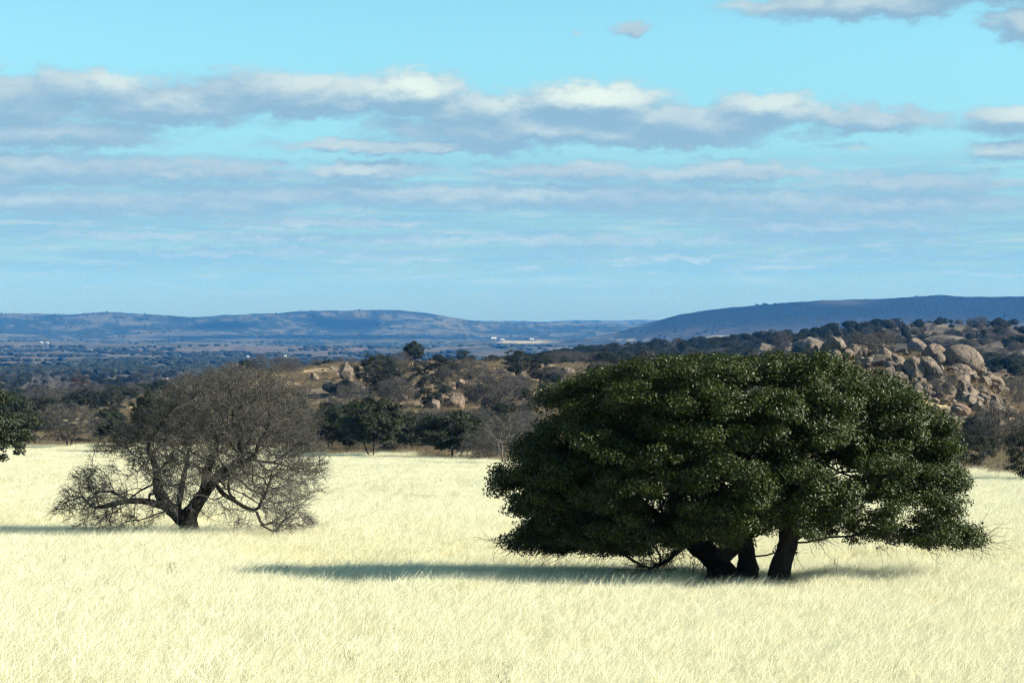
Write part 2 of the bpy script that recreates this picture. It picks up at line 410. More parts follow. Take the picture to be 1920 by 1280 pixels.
def hit(px, row):
    """ground point seen at a photo pixel (first hit)"""
    x = (px - 960) / F * _ds; z = height(x, _ds); r = HOR - z / _ds * F
    k = np.argmax(r <= row) if (r <= row).any() else len(_ds) - 1
    return np.array([x[k], _ds[k], z[k]])
def ground(px, d):
    x = (px - 960) / F * d
    return np.array([x, d, float(height(x, d))])
EDGE = ([-1500, 0, 130, 400, 650, 850, 930, 1100, 1700, 1840, 1920, 3400], [290, 285, 280, 262, 240, 218, 208, 205, 195, 178, 172, 172])
def field_edge(px): return np.interp(px, *EDGE)

az = np.concatenate([np.linspace(-math.pi, -.36, 60)[:-1], np.linspace(-.36, .36, 620), np.linspace(.36, math.pi, 60)[1:]])
rr = np.concatenate([[0.0], np.exp(np.linspace(math.log(18), math.log(15000), 520))])
AA, RR = np.meshgrid(az, rr, indexing='ij'); gx = RR * np.sin(AA); gy = RR * np.cos(AA); gz = height(gx, gy)
nI, nJ = AA.shape; idx = np.arange(nI * nJ).reshape(nI, nJ)
q = np.stack([idx[:-1, :-1], idx[:-1, 1:], idx[1:, 1:], idx[1:, :-1]], -1).reshape(-1, 4)[:, ::-1]
ac = np.clip(AA, -.6, .6); gpx = 960 + F * np.tan(ac); gd = np.maximum(RR * np.cos(ac), 1)
# what covers the ground: straw, granite grit, valley scrub, cedar woods, painted cloud shade
straw = np.array([.50, .44, .25]); soil = np.array([.15, .117, .083]); grit = np.array([.215, .152, .108])
scrub = np.array([.085, .075, .065]); cedar = np.array([.013, .018, .012]); pale = np.array([.40, .35, .25]); tan = np.array([.15, .13, .095])
def lerp(a, b, t): return a * (1 - t[..., None]) + b * t[..., None]
def sst(x, a, b):
    t = np.clip((x - a) / (b - a), 0, 1); return t * t * (3 - 2 * t)
nA = fbm(gx / 14 + 90, gy / 14 + 90, 5); nB = fbm(gx / 45 + 20, gy / 45 + 70, 5); nC = fbm(gx / 260 + 33, gy / 260 + 12, 5)
ridge = lerp(np.broadcast_to(soil, gx.shape + (3,)), grit, sst(nA, .42, .66)); ridge = lerp(ridge, straw * .85, sst(nB, .52, .66))
c = lerp(np.broadcast_to(straw * .7, gx.shape + (3,)), ridge, sst(gd - np.interp(gpx, *EDGE), -6, 10))
grow = HOR - gz / np.maximum(gd, 1) * F
def patch(px, row, a, b): return np.exp(-((gpx - px) / a) ** 2 - ((grow - row) / b) ** 2)
opn = np.clip(patch(560, 705, 110, 16) * (gd < 600) + patch(760, 768, 60, 12) * (gd < 500) + patch(790, 790, 25, 18) * (gd < 500) + patch(60, 815, 40, 12) * (gd < 500) + patch(270, 735, 70, 12) * (gd < 650) + patch(1890, 850, 60, 40) * (gd < 330), 0, 1)
c = lerp(c, lerp(np.broadcast_to(np.array([.27, .205, .13]), gx.shape + (3,)), straw * .8, sst(grow, 745, 765)), sst(opn, .25, .7))
c = lerp(c, scrub, sst(gd, 540, 800))
c = lerp(c, tan * 1.1, sst(gd, 560, 700) * sst(nB, .56, .7) * .6)
c = lerp(c, grit * 1.0, np.clip(patch(60, 694, 70, 7) * (gd > 900), 0, 1))
c = lerp(c, cedar * 2.0, sst(gd, 850, 1000) * (1 - sst(gd, 1350, 1500)) * sst(gpx, 760, 900) * (1 - sst(gpx, 1350, 1600)) * .85)
c = lerp(c, cedar * 2.2, sst(gd, 1500, 3000) * sst(nC, .50, .62) * .8)
strip = np.clip(patch(985, 641, 75, 2.6) + patch(1400, 632, 90, 2.4) + .7 * patch(1180, 637, 60, 2.0) + .5 * patch(10, 655, 22, 2) + .5 * patch(300, 668, 60, 1.8) + .4 * patch(230, 666, 40, 1.5) + .35 * patch(640, 640, 160, 1.4), 0, 1) * (gd > 2000)
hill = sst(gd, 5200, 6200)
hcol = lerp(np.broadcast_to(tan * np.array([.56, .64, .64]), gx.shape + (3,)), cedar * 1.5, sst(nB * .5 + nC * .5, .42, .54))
cloud_shade = np.clip(patch(420, 610, 75, 9) + patch(650, 606, 95, 14) + patch(600, 632, 420, 5) + .7 * patch(225, 594, 20, 5), 0, 1)
dark = np.clip(sst(gpx + 30 * (nC - .5), 1130, 1260) * (gd < 8000) + sst(cloud_shade, .3, .75), 0, 1)
hcol = lerp(hcol, cedar * .5, dark)  # cloud shadow on mesa and hill bands, painted in with the cedar colour
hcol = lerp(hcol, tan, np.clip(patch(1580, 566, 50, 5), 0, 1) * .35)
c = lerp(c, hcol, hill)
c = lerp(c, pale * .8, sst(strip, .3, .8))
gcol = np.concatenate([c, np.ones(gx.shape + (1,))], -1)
m, t, out = material('ground_cover')
at = t.new('ShaderNodeAttribute', attribute_name='Col'); geo = t.new('ShaderNodeNewGeometry')
n = t.noise(geo.outputs['Position'], .35, 8, .7); nf = t.noise(geo.outputs['Position'], .022, 8, .72)
gcl = t.mix(1.0, at.outputs["Color"], t.mix(t.smooth(n, .30, .68), (.42, .42, .43), (1.45, 1.42, 1.36)), "MULTIPLY")
gcl = t.mix(1.0, gcl, t.mix(t.smooth(nf, .35, .65), (.66, .68, .70), (1.3, 1.28, 1.22)), 'MULTIPLY')
nh = t.noise(geo.outputs['Position'], .055, 7, .75)
gcl = t.mix(1.0, gcl, t.mix(t.smooth(nh, .40, .60), (.62, .64, .66), (1.25, 1.22, 1.18)), 'MULTIPLY')
p = principled(t, out, gcl, .95, .1)
b = t.new('ShaderNodeBump'); b.inputs['Strength'].default_value = .6; b.inputs['Distance'].default_value = .5
t.l.new(n, b.inputs['Height']); t.l.new(b.outputs[0], p.inputs['Normal'])
M['ground'] = m
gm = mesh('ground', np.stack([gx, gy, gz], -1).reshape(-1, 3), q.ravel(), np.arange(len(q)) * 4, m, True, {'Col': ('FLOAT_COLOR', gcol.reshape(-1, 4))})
go_ = link(bpy.data.objects.new('ground', gm)); tag(go_, 'rolling ground of dry field, rocky ridges, wooded valley and distant blue hills', 'ground', kind='structure')

# ------------------------------------------------------------------ instancing by geometry nodes (only for uncountable stuff)
def scatter(name, pts, scale, rotz, pick, sources, label, cat):
    me = bpy.data.meshes.new(name + '_points'); pts = np.asarray(pts, np.float32)
    me.vertices.add(len(pts)); me.vertices.foreach_set('co', pts.ravel())
    for k, typ, a in (('sc', 'FLOAT_VECTOR', scale), ('rz', 'FLOAT', rotz), ('pk', 'INT', pick)):
        at_ = me.attributes.new(k, typ, 'POINT')
        if typ == 'FLOAT_VECTOR': at_.data.foreach_set('vector', np.ascontiguousarray(a, np.float32).ravel())
        else: at_.data.foreach_set('value', np.ascontiguousarray(a, np.float32 if typ == 'FLOAT' else np.int32))
    o = link(bpy.data.objects.new(name, me)); tag(o, label, cat, kind='stuff')
    tr = bpy.data.node_groups.new(name, 'GeometryNodeTree')
    tr.interface.new_socket('Geometry', in_out='INPUT', socket_type='NodeSocketGeometry')
    tr.interface.new_socket('Geometry', in_out='OUTPUT', socket_type='NodeSocketGeometry')
    n_ = NT(tr); i_ = n_.new('NodeGroupInput'); o_ = n_.new('NodeGroupOutput')
    gi_ = n_.new('GeometryNodeGeometryToInstance')
    for s_ in reversed(sources):
        ob = bpy.data.objects.new(name + '_source', s_)
        inf = n_.new('GeometryNodeObjectInfo'); inf.inputs['Object'].default_value = ob; inf.inputs['As Instance'].default_value = True
        n_.l.new(inf.outputs['Geometry'], gi_.inputs[0])
    mp_ = n_.new('GeometryNodeMeshToPoints'); n_.l.new(i_.outputs[0], mp_.inputs[0])
    ip = n_.new('GeometryNodeInstanceOnPoints'); n_.l.new(mp_.outputs[0], ip.inputs['Points'])
    jn = n_.new('GeometryNodeJoinGeometry')
    for nd in [x for x in n_.n if x.bl_idname == 'GeometryNodeObjectInfo']: n_.l.new(nd.outputs['Geometry'], jn.inputs[0])
    n_.n.remove(gi_)
    n_.l.new(jn.outputs[0], ip.inputs['Instance']); ip.inputs['Pick Instance'].default_value = True
    def attr(nm, dt):
        a_ = n_.new('GeometryNodeInputNamedAttribute', data_type=dt); a_.inputs[0].default_value = nm; return a_.outputs[0]
    n_.l.new(attr('pk', 'INT'), ip.inputs['Instance Index'])
    cb = n_.new('ShaderNodeCombineXYZ'); n_.l.new(attr('rz', 'FLOAT'), cb.inputs[2]); n_.l.new(cb.outputs[0], ip.inputs['Rotation'])
    n_.l.new(attr('sc', 'FLOAT_VECTOR'), ip.inputs['Scale']); n_.l.new(ip.outputs[0], o_.inputs[0])
    md = o.modifiers.new('scatter', 'NODES'); md.node_group = tr
    return o

# ------------------------------------------------------------------ grass
def grass_patch(k, nb, size, hmin, hmax, wid, mat):
    r = np.random.default_rng(100 + k)
    bx = r.uniform(-size / 2, size / 2, nb); by = r.uniform(-size / 2, size / 2, nb)
    tuft = r.uniform(-size / 2, size / 2, (nb // 16, 2)); ti = r.integers(0, len(tuft), nb); pull = r.random(nb) < .18
    bx = np.where(pull, tuft[ti, 0] + r.normal(0, .05, nb), bx); by = np.where(pull, tuft[ti, 1] + r.normal(0, .05, nb), by)
    h = r.uniform(hmin, hmax, nb) * np.where(r.random(nb) < .07, 1.6, 1)
    lean = r.normal(.42, .30, nb); side = r.normal(0, .28, nb)
    fa = r.uniform(0, math.pi, nb); wv_ = np.stack([np.cos(fa), np.sin(fa), np.zeros(nb)], -1) * wid / 2
    b0 = np.stack([bx, by, np.full(nb, -.05)], -1)
    mid = b0 + np.stack([lean * h * .35, side * h * .4, h * .6], -1)
    tip = b0 + np.stack([lean * h * 1.15, side * h, h * .98], -1)
    v = np.stack([b0 - wv_ * .8, b0 + wv_ * .8, mid - wv_, mid + wv_, tip - wv_ * .25, tip + wv_ * .25], 1).reshape(-1, 3)
    i = np.arange(nb)[:, None] * 6
    mb = MB(); mb.add(v, quads=np.concatenate([i + [0, 1, 3, 2], i + [2, 3, 5, 4]]), var=np.repeat(r.random(nb), 6))
    return mb.build('grass_tuft', mat, False)
tufts = [grass_patch(k, 760, 1.3, .20, .44, .0075, M['grass']) for k in range(5)]
def sample_field(d0, d1, spacing, pxm=1250):
    area = (d1 ** 2 - d0 ** 2) * pxm / F; n_ = int(area / spacing ** 2)
    d = np.sqrt(rng.uniform(d0 ** 2, d1 ** 2, n_)); px = rng.uniform(960 - pxm, 960 + pxm, n_)
    return px, d
pl = [sample_field(22, 110, .60), sample_field(110, 290, .95)]
px_ = np.concatenate([a for a, _ in pl]); d_ = np.concatenate([b for _, b in pl])
keep = d_ < field_edge(px_) + (fbm(px_ / 45., d_ / 12., 3) - .5) * 52
px_, d_ = px_[keep], d_[keep]; x_ = (px_ - 960) / F * d_
s_ = rng.uniform(.78, 1.2, len(x_)) * np.where((np.abs(px_ - 1400) < 130) & (d_ > 53) & (d_ < 61), .62, 1) * (.80 + .32 * fbm(x_ / 6 + 50, d_ / 6 + 50, 3))
scatter('dry_grass', np.stack([x_, d_, height(x_, d_)], -1), np.stack([s_ * np.where(d_ > 110, 1.25, 1), s_, s_], -1), rng.normal(0, .28, len(x_)), rng.integers(0, 5, len(x_)), tufts,
        'tall pale yellow dry grass bending right across the whole open field', 'grass')
btuft = [grass_patch(20 + k, 260, 1.4, .3, .8, .02, M['brown_grass']) for k in range(3)]
px_ = rng.uniform(-400, 2300, 42000); d_ = rng.uniform(150, 600, 42000)
e_ = field_edge(px_); nn = fbm(px_ / 60., d_ / 14., 3)
keep = (d_ > e_ - 10) & (nn > .45) & ((d_ < e_ + 90) | (rng.random(42000) < .6)) | ((px_ > 1780) & (d_ > 130) & (d_ < e_) & (nn > .56))
px_, d_ = px_[keep], d_[keep]; x_ = (px_ - 960) / F * d_; s_ = rng.uniform(.7, 1.4, len(x_))
scatter('brown_grass', np.stack([x_, d_, height(x_, d_)], -1), np.stack([s_ * 1.3, s_ * 1.3, s_], -1), rng.uniform(-.5, .5, len(x_)), rng.integers(0, 3, len(x_)), btuft,
        'brownish rough grass along the far edge of the pale field', 'grass')

# ------------------------------------------------------------------ trees
def colonize(nodes, par, att, step, kill, iters, trop=(0, 0, 0), jit=.15):
    nodes = [np.asarray(p_, float) for p_ in nodes]; par = list(par); att = np.asarray(att, float)
    near = np.zeros(len(att), int); nd = np.full(len(att), 1e9); start = 0; used = set()
    trop = np.asarray(trop, float)
    for it in range(iters):
        new = np.array(nodes[start:])
        if len(new):
            for c0_ in range(0, len(new), 400):
                blk = new[c0_:c0_ + 400]
                D = np.linalg.norm(att[:, None, :] - blk[None], axis=2); k = D.argmin(1); dm = D[np.arange(len(att)), k]
                up_ = dm < nd; nd[up_] = dm[up_]; near[up_] = start + c0_ + k[up_]
        start = len(nodes)
        alive = nd > kill
        att, near, nd = att[alive], near[alive], nd[alive]
        if not len(att): break
        arr = np.array(nodes); dirs = unit(att - arr[near]); acc = np.zeros_like(arr); np.add.at(acc, near, dirs)
        grew = False
        for i_ in np.unique(near):
            v_ = acc[i_]; L_ = np.linalg.norm(v_)
            if L_ < 1e-3: continue
            v_ = v_ / L_ + trop + rng.normal(0, jit, 3); v_ /= np.linalg.norm(v_)
            p_ = arr[i_] + v_ * step
            key = tuple(np.round(p_ / (step * .35)).astype(int))
            if key in used: continue
            used.add(key); nodes.append(p_); par.append(int(i_)); grew = True
        if not grew: break
    return np.array(nodes), np.array(par)

def pipe(nodes, par, tip, ex=2.3):
    n_ = len(nodes); acc = np.zeros(n_); kids = [[] for _ in range(n_)]
    for i_ in range(n_ - 1, -1, -1):
        r_ = tip if acc[i_] == 0 else acc[i_] ** (1 / ex)
        acc[i_] = r_
        if par[i_] >= 0: acc[par[i_]] += r_ ** ex; kids[par[i_]].append(i_)
    return acc, kids

def chains(roots, kids, rad):
    out_ = []; st_ = [(r_, None) for r_ in roots]
    while st_:
        s0, pre = st_.pop(); ch = [] if pre is None else [pre]; cur = s0
        while True:
            ch.append(cur); ks = kids[cur]
            if not ks: break
            ks = sorted(ks, key=lambda k_: -rad[k_])
            for k_ in ks[1:]: st_.append((k_, cur))
            cur = ks[0]
        out_.append(ch)
    return out_

def wood(mb, nodes, chs, rad, rmin=0.0, gn=.12):
    for ch in chs:
        p_ = nodes[ch]; r_ = rad[ch].copy()
        if len(ch) < 2: continue
        r_[0] = min(r_[0], r_[1] * 1.25)
        if len(p_) > 3:
            p_ = p_.copy(); p_[1:-1] = .25 * p_[:-2] + .5 * p_[1:-1] + .25 * p_[2:]
        r_ = np.maximum(r_, rmin); s_n = 10 if r_.max() > .12 else (6 if r_.max() > .04 else (4 if r_.max() > .02 else 3))
        r_ = r_ * (1 + gn * (rng.random(len(r_)) - .5))
        if r_.max() > .10:                      # finer rings and gnarls on the heavy wood
            n0 = len(p_); t_ = np.linspace(0, n0 - 1, (n0 - 1) * 4 + 1); k_ = np.minimum(t_.astype(int), n0 - 2); f_ = (t_ - k_)[:, None]
            pm = p_[np.maximum(k_ - 1, 0)]; p0 = p_[k_]; p1 = p_[k_ + 1]; p2 = p_[np.minimum(k_ + 2, n0 - 1)]
            p_ = .5 * (2 * p0 + (p1 - pm) * f_ + (2 * pm - 5 * p0 + 4 * p1 - p2) * f_ ** 2 + (3 * p0 - pm - 3 * p1 + p2) * f_ ** 3)
            r_ = np.interp(t_, np.arange(n0), r_); gnarl = .17
            tubes(mb, p_[None], r_[None], 14, [rng.random()], gnarl)
        else:
            tubes(mb, p_[None], r_[None], s_n, [rng.random()])

def twigs(mb, base, dirs, L, r0, K=4, bend=.35, sag=0.0, sides=3):
    n_ = len(base); P_ = np.zeros((n_, K, 3)); P_[:, 0] = base; d = unit(dirs); L = np.broadcast_to(L, (n_,))
    for k in range(1, K):
        d = unit(d + rng.normal(0, bend, (n_, 3)) + np.array([0, 0, -sag])); P_[:, k] = P_[:, k - 1] + d * (L / (K - 1))[:, None]
    R_ = np.linspace(1, .35, K)[None] * np.broadcast_to(r0, (n_,))[:, None]
    tubes(mb, P_, R_, sides, rng.random(n_))
    return P_

def extents(tab, rows):
    rws, l_, r_ = zip(*tab); return np.interp(rows, rws, l_), np.interp(rows, rws, r_)

def crown_points(tab, n_, d0, depth, shrink=0, shell=0.0, front=1.0):
    """points in a crown of given outline; real depth, elliptical in plan"""
    out_ = []
    r0, r1 = tab[0][0], tab[-1][0]; wmax = max(b - a for _, a, b in tab)
    while len(out_) < n_:
        row = rng.uniform(r0 + shrink, r1 - shrink * .4); l_, r_ = extents(tab, row); hw = (r_ - l_) / 2 - shrink
        if hw < 8: continue
        if rng.random() > hw / (wmax / 2): continue
        a = rng.uniform(0, 2 * math.pi); q_ = math.sqrt(rng.random())
        top = extents(tab, max(r0, row - 40)); thin = (row < r0 + 40) or ((top[1] - top[0]) / 2 - shrink < q_ * hw)
        if q_ < .68 and not thin and rng.random() < shell: continue
        Dm = depth * (hw / (wmax / 2)) ** .8
        px = (l_ + r_) / 2 + hw * q_ * math.cos(a); y = Dm * q_ * math.sin(a)
        p_ = P(px, row, d0); p_[1] += y; p_[2] *= 1 + y / d0
        out_.append(p_)
    return np.array(out_)

# ---- the live oak
OAK = [(655, 1290, 1420), (665, 1215, 1580), (680, 1160, 1618), (700, 1085, 1668), (735, 1015, 1722), (790, 985, 1785), (830, 965, 1805), (870, 930, 1826),
       (900, 903, 1834), (930, 925, 1815), (970, 952, 1832), (1000, 955, 1858), (1025, 945, 1850), (1040, 990, 1700), (1050, 1040, 1320)]
OD = 58.0
def poly(pts, d, dy=0.0, dys=None):
    o_ = []
    for k, (a, b) in enumerate(pts):
        p_ = P(a, b, d); p_[1] += (dys[k] if dys else dy); o_.append(p_)
    return o_
oak = empty('oak_tree', ground(1405, OD)); tag(oak, 'broad dark green live oak with three trunks in the pale grass', 'tree')
def rel(o, pts): return pts - np.array(o.location)
cand = crown_points(OAK, 2600, OD, 4.7, 34, .88); bough = []
for p_ in cand:
    if all(np.sum((p_ - q_) ** 2) > .74 ** 2 for q_ in bough): bough.append(p_)
bough = np.array(bough); print('boughs', len(bough))
oax = P(1395, 880, OD)
cl = []
for p_ in bough:
    k = rng.integers(7, 12); o_ = unit(p_ - oax)
    v_ = unit(rng.normal(size=(k, 3)) + o_ * .8 + np.array([0, 0, .5])) * rng.uniform(.25, .85, (k, 1)) * np.array([1.05, 1.05, .7])
    cl.append(p_ + v_ + np.array([0, 0, -.1]))
cl = np.concatenate(cl)
crow = HOR - cl[:, 2] / cl[:, 1] * F; cpx = 960 + cl[:, 0] / cl[:, 1] * F; cL, cR = extents(OAK, np.clip(crow, 655, 1050))
wob_ = (fbm(crow / 34. + 3, cl[:, 1] * .5 + 40, 3) - .5) * 60; wob2 = (fbm(cpx / 30. + 13, cl[:, 1] * .6 + 40, 3) - .5) * 52
BX = [900, 945, 1040, 1150, 1250, 1290, 1400, 1500, 1600, 1720, 1800, 1860]; BY = [1000, 1016, 1030, 1038, 1032, 1012, 1016, 1006, 1010, 1012, 1018, 1010]
cl = cl[(crow > 664) & (cpx > cL + 6 + np.maximum(wob_, -12)) & (cpx < cR - 6 - np.maximum(wob_, -12)) & (crow < np.interp(cpx, BX, BY) + np.minimum(wob2, 22))]
# openings low in the crown where light comes through
gapn = fbm(cl[:, 0] / 1.5 + 71, cl[:, 2] / 1.0 + 23, 3); crow = HOR - cl[:, 2] / cl[:, 1] * F
cl = cl[~((gapn < .335) & (crow > 850))]
crow = HOR - cl[:, 2] / cl[:, 1] * F; cpx = 960 + cl[:, 0] / cl[:, 1] * F
cl = cl[(crow < 1034) & ~((crow > 990) & (cpx > 1275) & (cpx < 1520) & (rng.random(len(cl)) < .5))]
fillp = crown_points(OAK, 350, OD, 4.5, 30, 0.0)
trunks = [
    (poly([(1353, 1100), (1351, 1074), (1345, 1052), (1326, 1036), (1305, 1020), (1272, 1000), (1235, 970)], OD, dys=[0, 0, .1, .3, .5, .4, 0]), .37, -.3),
    (poly([(1412, 1100), (1412, 1078), (1411, 1050), (1408, 1020), (1404, 980), (1398, 930), (1392, 880)], OD, dys=[1.2, 1.2, 1.3, 1.4, 1.5, 1.6, 1.6]), .30, 0),
    (poly([(1455, 1100), (1457, 1076), (1464, 1045), (1472, 1010), (1474, 975), (1480, 940), (1500, 900)], OD, dys=[-.6, -.6, -.7, -.7, -.6, -.4, 0]), .36, 0),
]
nodes, par, rootof, troots = [], [], [], []
for k, (pts, r_, _) in enumerate(trunks):
    s0 = len(nodes); troots.append(s0)
    for j, p_ in enumerate(pts): nodes.append(p_); par.append(-1 if j == 0 else len(nodes) - 2)
lb = len(nodes)     # second stem of the left trunk and its low limb
for j, p_ in enumerate(poly([(1360, 1042), (1376, 1024), (1388, 1004), (1390, 975), (1378, 935)], OD, dys=[.0, -.2, -.4, -.6, -.4])): nodes.append(p_); par.append(2 if j == 0 else len(nodes) - 2)
low0 = len(nodes)
for j, p_ in enumerate(poly([(1283, 1022), (1268, 1036), (1252, 1050), (1235, 1056), (1218, 1066)], OD, dys=[.2, 0, -.2, -.3, -.4])): nodes.append(p_); par.append(4 if j == 0 else len(nodes) - 2)
nodes, par = colonize(nodes, par, np.concatenate([cl, fillp]), .32, .42, 90, (0, 0, .02), .16)
rad, kids = pipe(nodes, par, .0095, 2.25)
own = np.full(len(nodes), -1)
for i_ in range(len(nodes)): own[i_] = troots.index(i_) if par[i_] < 0 else own[par[i_]]
for k, (pts, r_, _) in enumerate(trunks):
    i0 = troots[k]; prof = [1.22, 1.10, .95, .84, .76, .62, .48]
    for j in range(len(pts)): rad[i0 + j] = max(r_ * prof[j], 0)
for j, f_ in enumerate([.25, .23, .21, .18, .14]): rad[lb + j] = f_
for j, f_ in enumerate([.075, .07, .06, .05, .035]): rad[low0 + j] = f_
loc = np.array(oak.location)
chs = chains(troots, kids, rad)
for k in range(3):
    mb = MB(); wood(mb, nodes - loc, [c_ for c_ in chs if own[c_[-1]] == k], rad)
    link(bpy.data.objects.new('trunk', mb.build('trunk', M['oak_bark'])), oak)
# foliage: sprays of small leaves round the twig ends
tips = np.array([i_ for i_ in range(len(nodes)) if not kids[i_] and rad[i_] < .03])
cen = np.concatenate([cl, nodes[tips][rng.random(len(tips)) < .5]])
hc = (cen[:, 2] - loc[2])
cx0 = np.array([P(1395, 900, OD)])
mb = MB(); NL = 340
print('clusters', len(cen)); wts = rng.uniform(.5, 1.3, len(cen)) * min(1.0, 2700 / len(cen))
sz = rng.uniform(.20, .36, len(cen))
cnt = (NL * wts * (sz / .3) ** 2 * .72).astype(int); ci = np.repeat(np.arange(len(cen)), cnt); n_ = len(ci)
off = rng.normal(size=(n_, 3)); off = unit(off) * (rng.random(n_)[:, None] ** .45) * np.array([1.25, 1.25, .72]); off[:, 2] = off[:, 2] * .9 + .05
pos = cen[ci] + off * sz[ci][:, None] * 1.25
outw = unit(pos - cx0); nrm = unit(outw * .45 + unit(off) * .5 + np.array([0, 0, .45]) + rng.normal(0, .55, (n_, 3)))
prow = HOR - pos[:, 2] / pos[:, 1] * F; ppx = 960 + pos[:, 0] / pos[:, 1] * F
blim = np.interp(ppx, [900, 945, 1040, 1150, 1250, 1290, 1400, 1500, 1600, 1720, 1800, 1860], [1010, 1028, 1042, 1050, 1040, 1018, 1026, 1010, 1014, 1020, 1026, 1018])
okk = prow < blim + 26
pos, nrm, ci = pos[okk], nrm[okk], ci[okk]; n_ = len(pos)
va = np.clip(rng.random(len(cen))[ci] * .45 + rng.random(n_) * .55, 0, 1)
leaves(mb, pos - loc, nrm, rng.uniform(.075, .125, n_), rng.uniform(.042, .064, n_), va)
link(bpy.data.objects.new('crown', mb.build('crown', M['oak_leaf'], False)), oak)
print('oak leaves', n_, 'nodes', len(nodes))
# bare twigs hanging below the crown
mb = MB(); lowc = nodes[tips][(nodes[tips][:, 2] - loc[2]) < 2.1]
lowc = lowc[rng.integers(0, len(lowc), 1500)]
dr = unit(lowc - cx0) * np.array([1, 1, 0]) + rng.normal(0, .45, (len(lowc), 3)) + np.array([0, 0, -.35])
tw = twigs(mb, lowc - loc, dr, rng.uniform(.3, .85, len(lowc)), .008, 5, .4, .02)
bot = pos[(np.abs(prow[okk] - blim[okk]) < 24) & ((ppx[okk] < 1280) | (ppx[okk] > 1490))]; bot = bot[rng.integers(0, len(bot), 420)]
sgn = np.sign(bot[:, :1] - cx0[:, :1])
tw = twigs(mb, bot - loc, np.concatenate([sgn * rng.uniform(.4, 1.4, (420, 1)), rng.normal(0, .4, (420, 1)), rng.normal(-.22, .3, (420, 1))], 1), rng.uniform(.3, 1.2, 420), .0095, 5, .35, .02)
ll = np.arange(low0, low0 + 5); bs = nodes[ll][rng.integers(0, 5, 90)]
tw = twigs(mb, bs - loc, np.stack([rng.normal(-.8, .6, 90), rng.normal(0, .5, 90), rng.normal(.0, .35, 90)], -1), rng.uniform(.5, 1.7, 90), .013, 6, .35, .02)
b2 = tw[:, 2:5].reshape(-1, 3); b2 = b2[rng.integers(0, len(b2), 420)]
twigs(mb, b2, np.stack([rng.normal(-.5, .7, 420), rng.normal(0, .6, 420), rng.normal(0, .5, 420)], -1), rng.uniform(.2, .6, 420), .007, 4, .4)
tag(link(bpy.data.objects.new('bare_twigs', mb.build('bare_twigs', M['oak_bark'])), oak), kind='stuff')

# leafless shrub beside the left trunk, and a dead stem to the right
def stems(name, px, d, n0, h, spread, label, cat='shrub', r0=.012, subs=5, mat='oak_bark'):
    o = empty(name, ground(px, d)); tag(o, label, cat)
    mb = MB(); a = rng.uniform(0, 2 * math.pi, n0); lean = rng.uniform(.05, spread, n0)
    t0 = twigs(mb, np.stack([np.cos(a) * .12 * spread * 3, np.sin(a) * .12, np.full(n0, -.1)], -1), np.stack([np.cos(a) * lean, np.sin(a) * lean, np.ones(n0)], -1), rng.uniform(.7, 1.1, n0) * h, r0, 6, .16, 0, 4)
    link(bpy.data.objects.new('stem', mb.build('stem', M[mat])), o)
    mb = MB(); b_ = t0[:, 2:].reshape(-1, 3); b_ = b_[rng.integers(0, len(b_), n0 * subs)]
    t1 = twigs(mb, b_, rng.normal(0, .6, (len(b_), 3)) + np.array([0, 0, .6]), rng.uniform(.15, .45, len(b_)) * h, r0 * .55, 4, .3)
    tag(link(bpy.data.objects.new('twig', mb.build('twig', M[mat])), o), kind='stuff')
    return o
stems('bare_shrub', 1296, 58.6, 26, 1.15, .75, 'leafless twiggy shrub growing in the grass left of the oak trunks')
stems('dead_stem', 1558, 58.0, 3, .95, .25, 'thin dead stem standing in the grass right of the oak trunks', 'plant', .009, 5)

# ---- the leafless tree
BARE = [(697, 395, 490), (708, 345, 540), (730, 300, 572), (770, 262, 596), (800, 232, 604), (830, 180, 608), (860, 152, 614), (900, 128, 620), (940, 104, 622), (965, 93, 618), (980, 96, 600), (1000, 200, 555)]
BD = 80.0
bt = empty('bare_tree', ground(358, BD)); tag(bt, 'wide leafless grey tree with a forked leaning trunk in the field', 'tree')
loc = np.array(bt.location)
att = crown_points(BARE, 5200, BD, 5.0, 6, .3)
arow = HOR - att[:, 2] / BD * F; apx = 960 + att[:, 0] / BD * F
gap_ = (fbm(att[:, 0] / 1.0 + 60, att[:, 2] / .8 + 60 + att[:, 1] * .35, 3) < .46) & (arow > 845)
att = att[~gap_]; arow = HOR - att[:, 2] / BD * F; apx = 960 + att[:, 0] / BD * F
void = (arow > 925) & (apx > 235) & (apx < 470); att = att[~void | (rng.random(len(att)) < .12)]
nodes, par = [], []
def limb(pts, dys, parent):
    s0 = len(nodes)
    for j, ((a, b), dy) in enumerate(zip(pts, dys)):
        p_ = P(a, b, BD); p_[1] += dy; nodes.append(p_); par.append(parent if j == 0 else len(nodes) - 2)
    return list(range(s0, len(nodes)))
L0 = limb([(360, 1016), (358, 1000), (353, 985), (346, 972)], [0, 0, 0, 0], -1)
L1 = limb([(332, 961), (316, 947), (303, 925), (298, 900), (304, 878), (290, 855)], [-.1, -.3, -.5, -.6, -.6, -.8], L0[3])
L2 = limb([(362, 958), (373, 938), (384, 915), (402, 897), (425, 882), (448, 872), (478, 860)], [.1, .2, .3, .3, .2, 0, -.3], L0[3])
L3 = limb([(380, 890), (388, 868), (398, 846), (402, 820)], [.6, .9, 1.1, 1.2], L2[2])
L4 = limb([(302, 944), (286, 932), (264, 936), (246, 928), (226, 942), (204, 940)], [-.7, -1.0, -1.2, -1.4, -1.7, -1.9], L1[1])
L5 = limb([(408, 912), (424, 926), (448, 929), (464, 945), (492, 951), (500, 973), (526, 990)], [-.4, -.9, -1.3, -1.5, -1.8, -2.0, -2.2], L2[3])
L6 = limb([(448, 856), (452, 838), (440, 815)], [.2, .5, .9], L2[5])
L7 = limb([(330, 950), (322, 915), (330, 880)], [1.0, 2.0, 2.8], L1[0])
